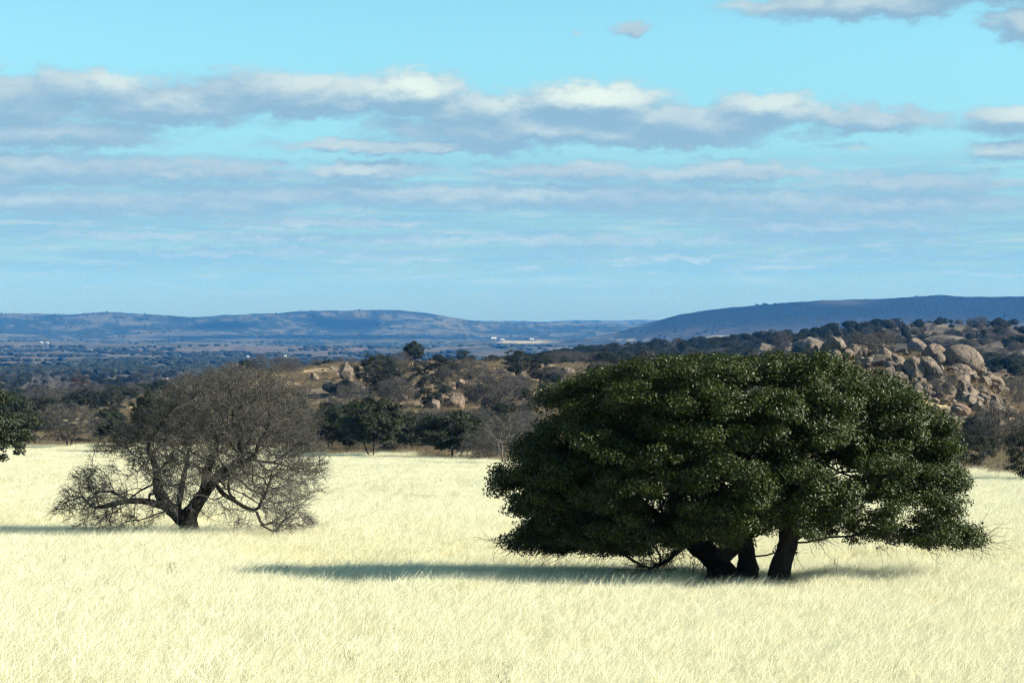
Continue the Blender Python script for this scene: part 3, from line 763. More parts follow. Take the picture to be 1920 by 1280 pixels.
nodes, par = colonize(nodes, par, att, .22, .25, 140, (0, 0, 0), .34)
rad, kids = pipe(nodes, par, .0085, 2.15)
for L_, rs in ((L0, [.56, .47, .43, .40]), (L1, [.29, .26, .22, .19, .16, .13]), (L2, [.30, .28, .26, .23, .20, .18, .13]), (L3, [.20, .17, .14, .11]), (L4, [.16, .13, .12, .10, .085, .065]), (L5, [.10, .085, .075, .06, .05, .04, .028]), (L6, [.15, .13, .10]), (L7, [.14, .12, .10])):
    for i_, r_ in zip(L_, rs): rad[i_] = r_
rad = np.where((rad > .013) & (rad < .09), rad * 1.3, rad)
chs = chains([0], kids, rad)
mb = MB(); mb2 = MB()
big = [c_ for c_ in chs if rad[c_[min(1, len(c_) - 1)]] > .035]
wood(mb, nodes - loc, big, rad); bigs = set(map(id, big)); wood(mb2, nodes - loc, [c_ for c_ in chs if id(c_) not in bigs], rad, .012)
link(bpy.data.objects.new('trunk', mb.build('trunk', M['grey_bark'])), bt)
link(bpy.data.objects.new('branches', mb2.build('branches', M['twig'])), bt)
thin = np.array([i_ for i_ in range(1, len(nodes)) if rad[i_] < .022])
bi = thin[rng.integers(0, len(thin), 14000)]
hub = P(370, 930, BD); dr = unit(nodes[bi] - nodes[par[bi]]) * .5 + unit(nodes[bi] - hub) * .75 + rng.normal(0, .42, (len(bi), 3))
mb = MB(); tw = twigs(mb, nodes[bi] - loc, dr, rng.uniform(.3, .8, len(bi)), .009, 5, .34, .04)
b2 = tw[:, 1:].reshape(-1, 3); k2 = rng.integers(0, len(b2), 16000)
twigs(mb, b2[k2], unit(b2[k2] + loc - hub) * .6 + rng.normal(0, .6, (len(k2), 3)), rng.uniform(.12, .34, len(k2)), .006, 3, .35)
link(bpy.data.objects.new('crown', mb.build('crown', M['twig'])), bt)
hi = tw[:, 2][(tw[:, 2, 2] > 2.7)]; hi = hi[rng.integers(0, len(hi), 17000)] + rng.normal(0, .10, (17000, 3))
mb = MB(); leaves(mb, hi, unit(rng.normal(size=hi.shape) + np.array([0, 0, .4])), rng.uniform(.05, .11, len(hi)), rng.uniform(.03, .05, len(hi)), rng.random(len(hi)))
link(bpy.data.objects.new('dry_leaves', mb.build('dry_leaves', M['dry_leaf'], False)), bt)
print('bare nodes', len(nodes))

# ---- kinds of background trees, about 1 m tall and 1 m wide, scaled where they stand
def dome(n_, zlo, flat=.75):
    p_ = []
    while len(p_) < n_:
        v_ = rng.uniform(-1, 1, 3); r_ = np.linalg.norm(v_)
        if r_ > 1 or r_ < .35 * (rng.random() < .7): continue
        p_.append(((v_[0]) * .5, v_[1] * .5, zlo + (1 - zlo) * (v_[2] * .5 + .5)))
    return np.array(p_)
def evergreen(seed, nstem, zlo, ncl, leaf, mat, bark):
    cl_ = dome(ncl, zlo); lob = rng.uniform(.82, 1.12, 12)
    a = np.arctan2(cl_[:, 1], cl_[:, 0]); cl_[:, :2] *= lob[((a + math.pi) / (2 * math.pi) * 12).astype(int) % 12][:, None]
    nodes, par, roots = [], [], []
    for s_n in range(nstem):
        a = rng.uniform(0, 6.28); sp = .04 + .10 * rng.random()
        b0 = np.array([math.cos(a) * sp * .6, math.sin(a) * sp * .6, -.06]); roots.append(len(nodes))
        for k in range(5):
            nodes.append(b0 + np.array([math.cos(a) * sp * k * .35, math.sin(a) * sp * k * .35, .06 + .09 * k]) + rng.normal(0, .008, 3)); par.append(-1 if k == 0 else len(nodes) - 2)
    nodes, par = colonize(nodes, par, cl_, .07, .08, 40, (0, 0, .02), .2)
    rad, kids = pipe(nodes, par, .0032, 2.3); rad = np.minimum(rad, .032)
    mb = MB(); wood(mb, nodes, chains(roots, kids, rad), rad); tr = mb.build('tree_trunk', M[bark])
    per = 85; ci = np.repeat(np.arange(len(cl_)), per); n_ = len(ci)
    sz = rng.uniform(.05, .10, len(cl_)); off = unit(rng.normal(size=(n_, 3))) * (rng.random(n_)[:, None] ** .5) * np.array([1.2, 1.2, .75])
    pos = cl_[ci] + off * sz[ci][:, None]
    nr = unit(unit(pos - np.array([0, 0, .4])) * .5 + unit(off) * .4 + np.array([0, 0, .4]) + rng.normal(0, .5, (n_, 3)))
    mb = MB(); leaves(mb, pos, nr, leaf * rng.uniform(.7, 1.3, n_), leaf * .6, np.clip(rng.random(len(cl_))[ci] * .5 + rng.random(n_) * .5, 0, 1))
    return [('trunk', tr), ('crown', mb.build('tree_crown', M[mat], False))]
def leafless(seed, nstem, zlo, natt, ntw, bark='grey_bark', twig='scrub_twig', leany=.1):
    at_ = dome(natt, zlo)
    nodes, par, roots = [], [], []
    for s_n in range(nstem):
        a = rng.uniform(0, 6.28); sp = leany * (.5 + rng.random())
        roots.append(len(nodes))
        for k in range(4):
            nodes.append(np.array([math.cos(a) * sp * k * .4, math.sin(a) * sp * k * .4, -.05 + .10 * k]) + rng.normal(0, .008, 3)); par.append(-1 if k == 0 else len(nodes) - 2)
    nodes, par = colonize(nodes, par, at_, .05, .06, 60, (0, 0, .0), .28)
    rad, kids = pipe(nodes, par, .0026, 2.3); rad = np.minimum(rad, .035)
    mb = MB(); wood(mb, nodes, chains(roots, kids, rad), rad, .0024); tr = mb.build('tree_trunk', M[bark])
    th = np.array([i_ for i_ in range(1, len(nodes)) if rad[i_] < .008]); bi = th[rng.integers(0, len(th), ntw)]
    mb = MB(); tw = twigs(mb, nodes[bi], unit(nodes[bi] - nodes[np.maximum(par[bi], 0)]) + rng.normal(0, .6, (ntw, 3)), rng.uniform(.05, .13, ntw), .0026, 3, .4)
    b2 = tw[:, 1:].reshape(-1, 3); twigs(mb, b2[rng.integers(0, len(b2), ntw)], rng.normal(0, .8, (ntw, 3)), rng.uniform(.03, .07, ntw), .0022, 2, .3)
    return [('trunk', tr), ('crown', mb.build('tree_crown', M[twig]))]
KIND = {
    'oak': [evergreen(k, 2 + k % 2, .22, 180, .036, 'far_leaf', 'oak_bark') for k in range(4)],
    'cedar': [evergreen(10 + k, 2, .04, 110, .032, 'cedar_leaf', 'oak_bark') for k in range(3)],
    'rust': [evergreen(20, 2, .12, 70, .030, 'rust_leaf', 'oak_bark')],
    'bare': [leafless(k, 1 + k % 2, .20, 260, 2600) for k in range(4)],
    'brush': [leafless(10 + k, 6, .05, 220, 2400, 'scrub_twig', 'scrub_twig', .35) for k in range(3)],
    'pale': [leafless(30, 1, .28, 240, 2000, 'pale_bark', 'scrub_twig', .22)],
}
NAME = {'oak': 'evergreen_tree', 'cedar': 'evergreen_bush', 'rust': 'rusty_tree', 'bare': 'leafless_tree', 'brush': 'leafless_bush', 'pale': 'leafless_tree'}
CAT = {'oak': 'tree', 'cedar': 'bush', 'rust': 'tree', 'bare': 'tree', 'brush': 'bush', 'pale': 'tree'}
def plant(kind, loc_, h, wd, label, group=None, var=None, rz=None):
    o = empty(NAME[kind], loc_); o.scale = (wd, wd, h); o.rotation_euler.z = random.uniform(0, 6.28) if rz is None else rz
    tag(o, label, CAT[kind], group)
    vs = KIND[kind]
    for nm, me in vs[random.randrange(len(vs)) if var is None else var]:
        link(bpy.data.objects.new(nm, me), o)
    return o
taken = []
MARKS = [(355, 850, 'big bare tree', 170), (128, 800, 'rounded leafless tree at the left', 40), (12, 790, 'far left evergreen', 40), (181, 738, 'twin boulders', 15), (148, 722, 'rusty brown tree', 20), (270, 735, 'tan slope at left', 30),
         (650, 700, 'tall pointed boulder', 20), (588, 710, 'small pointed pink rock', 12), (700, 800, 'slim trunked live oak', 55), (848, 820, 'wide low live oak', 60), (775, 665, 'lone skyline tree', 20), (858, 752, 'slanting pink boulder', 25),
         (760, 768, 'straw coloured clearing', 40), (922, 735, 'broad leafless ridge tree', 50), (950, 830, 'pale leaning trunk', 40), (1062, 696, 'sloping pink rock', 25), (440, 690, 'skyline crags', 25), (706, 700, 'tallest ridge bush', 35),
         (1250, 665, 'big oak top', 60), (1437, 655, 'leftmost pile rock', 25), (1524, 645, 'wide rock tower', 30), (1568, 645, 'narrow rock tower', 24), (1650, 645, 'bushy pile top', 35), (1716, 690, 'dark upright boulder', 24), (1762, 640, 'capping slab', 50),
         (1803, 668, 'big rounded boulder', 40), (1800, 695, 'cracked ledge', 24), (1848, 712, 'dark fissured rock', 26), (1868, 720, 'upright pale block', 17), (1798, 768, 'flat pinkish boulder', 23), (1872, 800, 'leafless tree at right', 50), (1818, 845, 'grey-green bush by the oak', 40), (1718, 735, 'blunt low block', 17), (1905, 730, 'dark rounded bush at right', 30)]
def beside(px, row):
    k = min(range(len(MARKS)), key=lambda i: math.hypot(px - MARKS[i][0], (row - MARKS[i][1]) * 1.4) - MARKS[i][3] * .6)
    x, y, nm, r_ = MARKS[k]; dx, dy = px - x, (row - y) * 1.4; dist = math.hypot(dx, dy)
    side = ('right of' if dx > 0 else 'left of') if abs(dx) > 1.6 * abs(dy) else (('below' if dy > 0 else 'above') if abs(dy) > 1.6 * abs(dx) else ('below right of' if dx > 0 and dy > 0 else 'below left of' if dy > 0 else 'above right of' if dx > 0 else 'above left of'))
    return ('close ' if dist < r_ * 1.3 else 'well ' if dist > r_ * 3 + 40 else '') + side + ' the ' + nm
def tree_at(kind, px, base, top, wpx, label, group=None, d=None, **kw):
    p_ = hit(px, base) if d is None else ground(px, d); d_ = p_[1]
    taken.append((px, base, top, wpx))
    return plant(kind, p_, (base - top) / F * d_ * 1.04, wpx / F * d_, label, group, **kw)

HAND = [
    ('oak', -40, 930, 752, 205, 'green live oak cut off by the left picture edge, in front of the treeline'),
    ('oak', 12, 842, 740, 110, 'dark evergreen tree at the far left end of the treeline'),
    ('bare', 128, 840, 758, 125, 'rounded leafless tree on the field edge left of the big bare tree'),
    ('cedar', 82, 812, 742, 90, 'dark evergreen bush behind the rounded leafless tree'),
    ('oak', 195, 832, 772, 60, 'small green tree just right of the rounded leafless tree'),
    ('cedar', 178, 775, 732, 36, 'upright evergreen bush below the twin boulders at left'),
    ('cedar', 213, 778, 722, 52, 'evergreen bush right below the twin boulders at left'),
    ('rust', 148, 742, 703, 44, 'rusty brown tree left of the twin boulders'),
    ('brush', 85, 770, 722, 70, 'pale grey leafless bush above the far left trees'),
    ('oak', 292, 852, 738, 105, 'dark evergreen tree partly hidden by the left side of the big bare tree'),
    ('cedar', 255, 722, 700, 34, 'dark bush on the skyline of the tan slope at left'),
    ('brush', 560, 850, 765, 110, 'grey bush seen through the right side of the big bare tree'),
    ('oak', 618, 850, 762, 84, 'grey-green tree at the right edge of the big bare tree'),
    ('oak', 655, 853, 782, 62, 'low grey-green tree left of the slim trunked live oak'),
    ('brush', 905, 866, 806, 84, 'grey thicket between the wide live oak and the pale leaning trunk'),
    ('cedar', 240, 842, 792, 60, 'dark bush behind the lower left limbs of the big bare tree'),
    ('oak', 700, 857, 748, 122, 'dark live oak on slim trunks at the middle of the field edge'),
    ('oak', 768, 852, 776, 66, 'narrow dark tree between the two live oaks of the field edge'),
    ('oak', 848, 864, 774, 138, 'wide low live oak at the field edge left of the big oak'),
    ('pale', 950, 874, 784, 120, 'leafless tree with a pale leaning trunk beside the big oak'),
    ('bare', 922, 782, 690, 120, 'broad leafless grey tree high on the rocky ridge'),
    ('cedar', 706, 738, 664, 78, 'tall dark evergreen bush right of the pointed boulder'),
    ('cedar', 742, 742, 690, 64, 'dark green bush beside the tallest ridge bush'),
    ('bare', 742, 772, 708, 80, 'purplish leafless tree above the straw coloured clearing'),
    ('brush', 662, 778, 718, 90, 'purplish leafless bush below the pointed boulder'),
    ('cedar', 812, 764, 704, 76, 'dark evergreen bush in the middle of the rocky ridge'),
    ('cedar', 834, 706, 668, 54, 'dark bush just below the ridge skyline'),
    ('oak', 775, 688, 643, 42, 'lone tree standing up on the ridge skyline'),
    ('brush', 752, 690, 660, 50, 'grey leafless bush beside the lone skyline tree'),
    ('cedar', 790, 706, 676, 40, 'small evergreen bush below the lone skyline tree'),
    ('cedar', 968, 700, 655, 62, 'dark evergreen bush on the skyline left of the big oak'),
    ('cedar', 1016, 716, 668, 56, 'dark bush beside the pink rock slope'),
    ('brush', 880, 712, 672, 70, 'grey leafless bush on the ridge skyline'),
    ('brush', 1130, 710, 675, 60, 'grey leafless bush just above the left shoulder of the big oak'),
    ('brush', 525, 700, 668, 46, 'dark leafless bush on the skyline right of the big bare tree'),
    ('brush', 550, 700, 670, 36, 'second leafless bush on the skyline right of the big bare tree'),
    ('brush', 488, 700, 666, 50, 'leafless bush on the skyline above the big bare tree'),
    ('bare', 1872, 858, 755, 112, 'leafless grey tree below the boulder pile at right'),
    ('cedar', 1818, 884, 802, 92, 'dark grey-green bush emerging behind the right side of the big oak'),
    ('cedar', 1922, 905, 808, 90, 'dark bush at the right picture edge on the field edge'),
    ('brush', 1905, 760, 704, 64, 'dark rounded leafless bush at the right edge below the skyline'),
    ('brush', 1650, 668, 622, 76, 'dark grey bush on top of the boulder pile'),
    ('brush', 1610, 664, 624, 52, 'grey bush between the rock towers and the boulder pile top'),
    ('brush', 1768, 748, 702, 62, 'grey leafless bush among the boulders at right'),
    ('brush', 1465, 668, 618, 44, 'grey bush behind the leftmost rocks of the boulder pile'),
    ('brush', 1850, 800, 765, 50, 'low grey bush at the foot of the boulder pile'),
    ('brush', 1885, 890, 868, 40, 'reddish bare bush at the field edge under the leafless tree'),
]
for h_ in HAND:
    kw = {}
    if h_[0] == 'oak' and h_[1] == -40: kw = dict(d=132)
    tree_at(*h_[:6], **kw)

def in_oak(px, row, mrg=20):
    if row < 670 or row > 1030: return False
    l_, r_ = extents(OAK, row); return l_ + mrg < px < r_ - mrg
OPEN = [(835, 885, 722, 772), (1030, 1110, 680, 722), (570, 640, 684, 740), (860, 960, 700, 722), (690, 730, 742, 760), (480, 640, 684, 735), (735, 835, 752, 800), (235, 330, 716, 748), (1480, 1850, 640, 730), (30, 70, 800, 835), (1850, 1920, 855, 890)]
nsc = 0
for k in range(2600):
    if nsc >= 430: break
    px = rng.uniform(-140, 2060) if rng.random() < .6 else rng.uniform(540, 1130); d = math.exp(rng.uniform(math.log(225), math.log(640)))
    if d < field_edge(px) + 12: continue
    p_ = ground(px, d); row = HOR - p_[2] / d * F
    kind = rng.choice(['bare', 'brush', 'cedar', 'oak'], p=[.14, .34, .40, .12])
    h = {'bare': rng.uniform(3.2, 5.5), 'brush': rng.uniform(1.2, 3.0), 'cedar': rng.uniform(1.5, 3.8), 'oak': rng.uniform(2.6, 4.6)}[kind] * (.78 if 540 < px < 1140 and d > 290 else 1)
    top = row - h / d * F; wd = h * rng.uniform(1.0, 1.5)
    if in_oak(px, row) and in_oak(px, max(671, top)): continue
    if any(a < px < b and c_ < row < d2 for a, b, c_, d2 in OPEN) and (kind != 'brush' or rng.random() < .7): continue
    if 1400 < px < 1890 and 640 < row < 800:
        if kind != 'brush' or rng.random() < .3: continue
        h *= .55; wd = h * 1.5; top = row - h / d * F
    if px < 300 and row < 745 and d > 520: pass
    big_ = ('tall ' if h > {'bare': 4.6, 'brush': 2.7, 'cedar': 3.3, 'oak': 4.3}[kind] else 'small ' if h < {'bare': 3.9, 'brush': 2.1, 'cedar': 2.5, 'oak': 3.6}[kind] else '')
    lab = big_ + {'bare': 'leafless grey tree', 'brush': 'leafless grey bush', 'cedar': 'dark evergreen bush', 'oak': 'dark evergreen tree'}[kind] + ' ' + beside(px, row - h / d * F * .5)
    plant(kind, p_, h, wd, lab, 'scrub trees and bushes on the ridges')
    nsc += 1
print('scatter trees', nsc)

# ------------------------------------------------------------------ far woodland (reads as a mass)
def lump(seed):
    import bmesh
    bm = bmesh.new(); bmesh.ops.create_icosphere(bm, subdivisions=3, radius=.5)
    r = np.random.default_rng(seed)
    ks = r.normal(size=(8, 3)) * 5; ph = r.uniform(0, 6.28, 8)
    for v_ in bm.verts:
        c_ = np.array(v_.co); f_ = 1 + .09 * sum(math.sin(float(k_ @ c_) + p_) for k_, p_ in zip(ks, ph)) + r.normal(0, .05)
        v_.co = Vector(c_ * f_) + Vector((0, 0, .42))
    me = bpy.data.meshes.new('far_tree'); bm.to_mesh(me); bm.free(); me.materials.append(M['cedar_leaf']); return me
def joined(parts):
    src = bpy.data.objects.new('tmp', parts[1][1]); return parts[1][1]
near_src = [KIND['cedar'][0][1][1], KIND['cedar'][1][1][1], KIND['oak'][0][1][1], KIND['oak'][1][1][1], KIND['brush'][0][1][1], KIND['brush'][1][1][1], KIND['bare'][0][1][1], KIND['bare'][1][1][1]]
n_ = 5200; px_ = rng.uniform(-300, 2220, n_); d_ = np.exp(rng.uniform(math.log(560), math.log(2100), n_)); x_ = (px_ - 960) / F * d_; z_ = height(x_, d_)
dens = fbm(x_ / 60 + 11, d_ / 90 + 7, 4); row_ = HOR - z_ / d_ * F
keep = (dens > .40) & ~((px_ < 130) & (np.abs(row_ - 694) < 5))
px_, d_, x_, z_ = px_[keep], d_[keep], x_[keep], z_[keep]; n_ = len(px_)
e_px = rng.triangular(760, 1050, 1720, 1500); e_d = rng.uniform(900, 1330, 1500); e_x = (e_px - 960) / F * e_d
px_ = np.concatenate([px_, e_px]); d_ = np.concatenate([d_, e_d]); x_ = np.concatenate([x_, e_x]); z_ = np.concatenate([z_, height(e_x, e_d)]); n0_ = n_; n_ = len(px_)
hh = rng.uniform(2.2, 5.6, n_) * np.where(d_ > 1100, 1.1, 1); pk = rng.choice(8, n_, p=[.15, .15, .12, .12, .16, .16, .07, .07]); pk[n0_:] = rng.integers(0, 4, n_ - n0_)
scatter('far_scrub', np.stack([x_, d_, z_], -1), np.stack([hh * rng.uniform(1, 1.7, n_)] * 2 + [hh], -1), rng.uniform(0, 6.28, n_), pk, near_src,
        'mass of grey and dark scrub falling away behind the rocky ridge', 'scrub')
n_ = 4200; px_ = rng.uniform(-200, 2120, n_); d_ = np.exp(rng.uniform(math.log(225), math.log(620), n_)); x_ = (px_ - 960) / F * d_; z_ = height(x_, d_); row_ = HOR - z_ / d_ * F
kp = (d_ > field_edge(px_) + 8) & (fbm(x_ / 12 + 31, d_ / 16 + 8, 4) > .46)
for a, b, c_, d2 in OPEN[:5] + OPEN[5:7]: kp &= ~((px_ > a) & (px_ < b) & (row_ > c_) & (row_ < d2) & (rng.random(n_) < .75))
px_, d_, x_, z_ = px_[kp], d_[kp], x_[kp], z_[kp]; n_ = len(px_); hh = rng.uniform(.5, 1.5, n_)
scatter('low_scrub', np.stack([x_, d_, z_], -1), np.stack([hh * rng.uniform(1.1, 1.9, n_)] * 2 + [hh], -1), rng.uniform(0, 6.28, n_), rng.choice(8, n_, p=[.2, .2, .05, .05, .25, .25, 0, 0]), near_src,
        'low grey-green scrub covering the ground of the rocky ridges', 'scrub')
lumps = [lump(k) for k in range(4)]
n_ = 26000; px_ = rng.uniform(-400, 2320, n_); d_ = np.exp(rng.uniform(math.log(1900), math.log(10500), n_)); x_ = (px_ - 960) / F * d_; z_ = height(x_, d_)
dens = fbm(x_ / 130 + 3, d_ / 260 + 5, 5); row_ = HOR - z_ / d_ * F
keep = dens > np.where(d_ > 5500, np.where(d_ < 8000, .66, .60), .56)
keep &= ~((d_ < 8000) & (d_ > 2000) & (((np.abs(row_ - 641) < 4) & (np.abs(px_ - 985) < 90)) | ((np.abs(row_ - 632) < 3.5) & (np.abs(px_ - 1400) < 100))))
px_, d_, x_, z_ = px_[keep], d_[keep], x_[keep], z_[keep]; n_ = len(px_)
hh = rng.uniform(4, 8, n_) * np.where(d_ > 5500, .7, 1)
scatter('valley_woodland', np.stack([x_, d_, z_], -1), np.stack([hh * rng.uniform(1.2, 2.6, n_), hh * rng.uniform(1.2, 2.6, n_), hh], -1), rng.uniform(0, 6.28, n_), rng.integers(0, 4, n_), lumps,
        'hazy woodland dotted over the distant valley floor and hills', 'woodland')

# ------------------------------------------------------------------ boulders
def rock(seed, sub, ncut, rough=.05, taper=.45):
    import bmesh
    r = np.random.default_rng(seed)
    bm = bmesh.new(); bmesh.ops.create_icosphere(bm, subdivisions=sub, radius=1.0)
    v_ = np.array([x.co for x in bm.verts])
    for k in range(ncut):
        n_ = unit(r.normal(size=3)); h_ = r.uniform(.40, .80); s_ = v_ @ n_
        v_ = np.where((s_ > h_)[:, None], v_ - np.outer(s_ - h_, n_) * .93, v_)
    for o_ in range(4):
        ks = r.normal(size=(6, 3)) * 2.2 * 2 ** o_; ph = r.uniform(0, 6.28, 6)
        n_ = np.sin(v_ @ ks.T + ph).sum(1) / 6
        v_ = v_ * (1 + rough * .75 ** o_ * n_)[:, None]
    v_ = v_ / np.abs(v_).max(0) * .5; v_[:, :2] *= (1 - taper * v_[:, 2:3]); v_[:, 2] = np.maximum(v_[:, 2], -.42)
    for x, c_ in zip(bm.verts, v_): x.co = c_
    me = bpy.data.meshes.new('boulder'); bm.to_mesh(me); bm.free()
    me.polygons.foreach_set('use_smooth', np.full(len(me.polygons), ncut < 10, bool)); return me
ROCKS = [rock(k, 3, 20, .08) for k in range(8)]; ROUND = [rock(41 + k, 4, 2, .05) for k in range(3)]; CRAG = [rock(60 + k, 4, 26, .15) for k in range(4)]; SPIRE = [rock(80, 4, 12, .07, 1.1)]
for me in ROCKS + ROUND + CRAG + SPIRE: me.materials.append(M['rock'])
PINK = []
for me in ROCKS[:3]: m2 = me.copy(); m2.materials.clear(); m2.materials.append(M['rock_pink']); PINK.append(m2)
def boulder(me, px, base, wpx, hpx, label, group=None, d=None, dep=1.0, tilt=.15, rz=None):
    p_ = hit(px, base) if d is None else np.array([(px - 960) / F * d, d, -(base - HOR) / F * d])
    o = bpy.data.objects.new('boulder', me); link(o)
    W_ = wpx / F * p_[1]; H_ = hpx / F * p_[1]
    o.location = (p_[0], p_[1], p_[2] + H_ * .40); o.scale = (W_, W_ * dep, H_ * 1.1)
    o.rotation_euler = (random.uniform(-tilt, tilt), random.uniform(-tilt, tilt), random.uniform(-.5, .5) if rz is None else rz)
    tag(o, label, 'boulder', group); return o
RH = [
    (ROUND[0], 1803, 694, 82, 52, 'big smooth rounded tan boulder crowning the right end of the pile', .9),
    (CRAG[0], 1762, 650, 120, 24, 'long flat slab capping the top of the boulder pile', .7),
    (ROCKS[0], 1716, 664, 44, 34, 'blocky boulder at the left end of the capping slab', .9),
    (ROUND[1], 1752, 676, 48, 34, 'rounded boulder under the middle of the capping slab', .9),
    (ROCKS[2], 1764, 688, 36, 30, 'pale angular boulder wedged left of the big rounded boulder', 1),
    (CRAG[1], 1524, 662, 62, 36, 'wide craggy rock tower at the left part of the pile', .8),
    (CRAG[2], 1568, 668, 48, 44, 'narrow craggy rock tower left of the bushy pile top', .9),
    (CRAG[3], 1600, 672, 40, 30, 'craggy rock leaning on the narrow rock tower', .9),
    (ROCKS[3], 1437, 666, 54, 24, 'leftmost low rock of the boulder pile above the oak', .9),
    (CRAG[0], 1480, 670, 50, 22, 'low craggy rock between the leftmost rock and the rock towers', .9),
    (CRAG[1], 1716, 712, 48, 48, 'dark shadowed upright boulder in the middle of the pile', .9),
    (CRAG[2], 1742, 710, 56, 46, 'fissured tan boulder right of the dark upright boulder', .9),
    (ROCKS[4], 1682, 708, 40, 34, 'angular boulder left of the dark upright boulder', .9),
    (ROCKS[5], 1650, 690, 46, 26, 'low boulder under the bushy top of the pile', .9),
    (CRAG[3], 1800, 704, 48, 24, 'cracked ledge just below the big rounded boulder', .8),
    (ROCKS[6], 1836, 706, 36, 24, 'pale block right of the cracked ledge', .9),
    (CRAG[0], 1848, 724, 52, 26, 'dark fissured rock on the right shoulder of the pile', .9),
    (ROCKS[1], 1868, 738, 34, 36, 'upright pale block at the right end of the pile', .9),
    (ROCKS[7], 1718, 745, 34, 30, 'blunt block low on the pile near the oak crown', .9),
    (ROCKS[2], 1695, 735, 40, 26, 'tan block low on the pile touching the oak outline', .9),
    (PINK[0], 1798, 778, 46, 26, 'flat pinkish boulder near the foot of the pile', .9),
    (ROCKS[3], 1812, 758, 40, 26, 'leaning slab above the flat pinkish boulder', .9),
    (ROCKS[4], 1842, 760, 34, 20, 'small pale boulder on the lower right of the pile', .9),
    (SPIRE[0], 650, 716, 34, 40, 'tall pointed lichen covered boulder on the middle ridge', .9),
    (PINK[1], 588, 718, 20, 20, 'small pointed pink rock left of the tall pointed boulder', .9),
    (ROCKS[5], 618, 738, 34, 26, 'rounded grey boulder below the tall pointed boulder', .9),
    (CRAG[2], 440, 698, 44, 18, 'craggy rocks on the skyline above the big bare tree', .8),
    (PINK[2], 858, 768, 50, 32, 'slanting pink boulder with a dark left face on the ridge', .9),
    (ROCKS[6], 812, 770, 30, 26, 'squat boulder left of the slanting pink boulder', .9),
    (ROCKS[7], 790, 770, 16, 12, 'little dark boulder in the straw coloured clearing', .9),
    (PINK[0], 864, 732, 30, 24, 'pink rock face above the slanting pink boulder', .9),
    (PINK[1], 1062, 704, 40, 16, 'sloping pink rock near the left shoulder of the big oak', .8),
    (ROCKS[0], 172, 738, 16, 18, 'left one of the twin boulders at far left', .9),
    (PINK[2], 190, 740, 18, 16, 'right one of the twin boulders at far left', .9),
    (PINK[0], 314, 722, 14, 16, 'orange rock at the right end of the tan slope', .9),
]
for me, px, base, wp, hp, lb_, dep in RH: boulder(me, px, base, wp, hp, lb_, dep=dep)
nr = 0; grit_rocks = []
for k in range(3000):
    if nr >= 330: break
    px = rng.uniform(1425, 1892); row = rng.uniform(655, 812)
    if row > 700 and px < 1640: continue
    if in_oak(px, row - 10, 6): continue
    lim = np.interp(px, [1425, 1500, 1600, 1700, 1850, 1892], [662, 655, 662, 660, 700, 745])
    if row < lim: continue
    big_ = rng.random() < .30; wp = rng.uniform(16, 34) if big_ else rng.uniform(5, 14)
    nr += 1
    if wp < 10:
        grit_rocks.append((px, row, wp)); continue
    lab_ = ('large' if wp > 21 else 'middling' if wp > 12 else 'small' if wp > 8 else 'tiny') + ' tan pile rock ' + beside(px, row - wp * .4)
    o = boulder(random.choice(ROCKS[:4] + CRAG if big_ else ROCKS), px, row, wp, wp * rng.uniform(.55, .95), lab_, 'rocks of the boulder pile', tilt=.5)
nr = 0
for k in range(2000):
    if nr >= 230: break
    px = rng.uniform(150, 1150); row = rng.uniform(685, 800)
    if in_oak(px, row, -5) or (px < 420 and row < 720) or row < np.interp(px, [150, 300, 450, 800, 1150], [760, 735, 700, 683, 692]): continue
    wp = rng.uniform(4, 18); rk = random.choice(ROCKS + PINK); nr += 1
    if wp < 13:
        grit_rocks.append((px, row, wp)); continue
    lab_ = ('larger' if wp > 15.5 else 'small') + (' pinkish' if rk in PINK else ' grey') + ' strewn rock ' + beside(px, row - wp * .4)
    boulder(rk, px, row, wp, wp * rng.uniform(.3, .8), lab_, 'rocks strewn over the ridge', tilt=.4)
gp = np.array([hit(a, b) for a, b, _ in grit_rocks]); gs = np.array([c_ for _, _, c_ in grit_rocks]) / F * gp[:, 1]
scatter('small_rocks', gp + np.stack([gs * 0, gs * 0, gs * .2], -1), np.stack([gs, gs, gs * rng.uniform(.5, .9, len(gs))], -1), rng.uniform(0, 6.28, len(gs)), rng.integers(0, 8, len(gs)), ROCKS,
        'small rocks and rubble strewn between the boulders and over the ridge', 'rubble')
# dry weed stalks standing in the grass
wk = []
for k in range(3):
    mb = MB(); t0 = twigs(mb, np.zeros((4, 3)) + rng.normal(0, .02, (4, 3)), np.stack([rng.normal(.2, .25, 4), rng.normal(0, .25, 4), np.ones(4)], -1), rng.uniform(.4, .62, 4), .006, 5, .12)
    b_ = t0[:, 2:].reshape(-1, 3); twigs(mb, b_[rng.integers(0, len(b_), 16)], rng.normal(0, .6, (16, 3)) + np.array([0, 0, .5]), rng.uniform(.06, .16, 16), .005, 3, .3)
    wk.append(mb.build('weed', M['scrub_twig']))
a_, d_ = sample_field(30, 150, 3.6); x_ = (a_ - 960) / F * d_; kp = fbm(x_ / 9 + 5, d_ / 9 + 60, 3) > .5; x_, d_ = x_[kp], d_[kp]; s_ = rng.uniform(.6, 1.1, len(x_))
scatter('dry_weeds', np.stack([x_, d_, height(x_, d_)], -1), np.stack([s_] * 3, -1), rng.uniform(0, 6.28, len(x_)), rng.integers(0, 3, len(x_)), wk, 'thin dark weed stalks dotted through the pale grass', 'weeds')

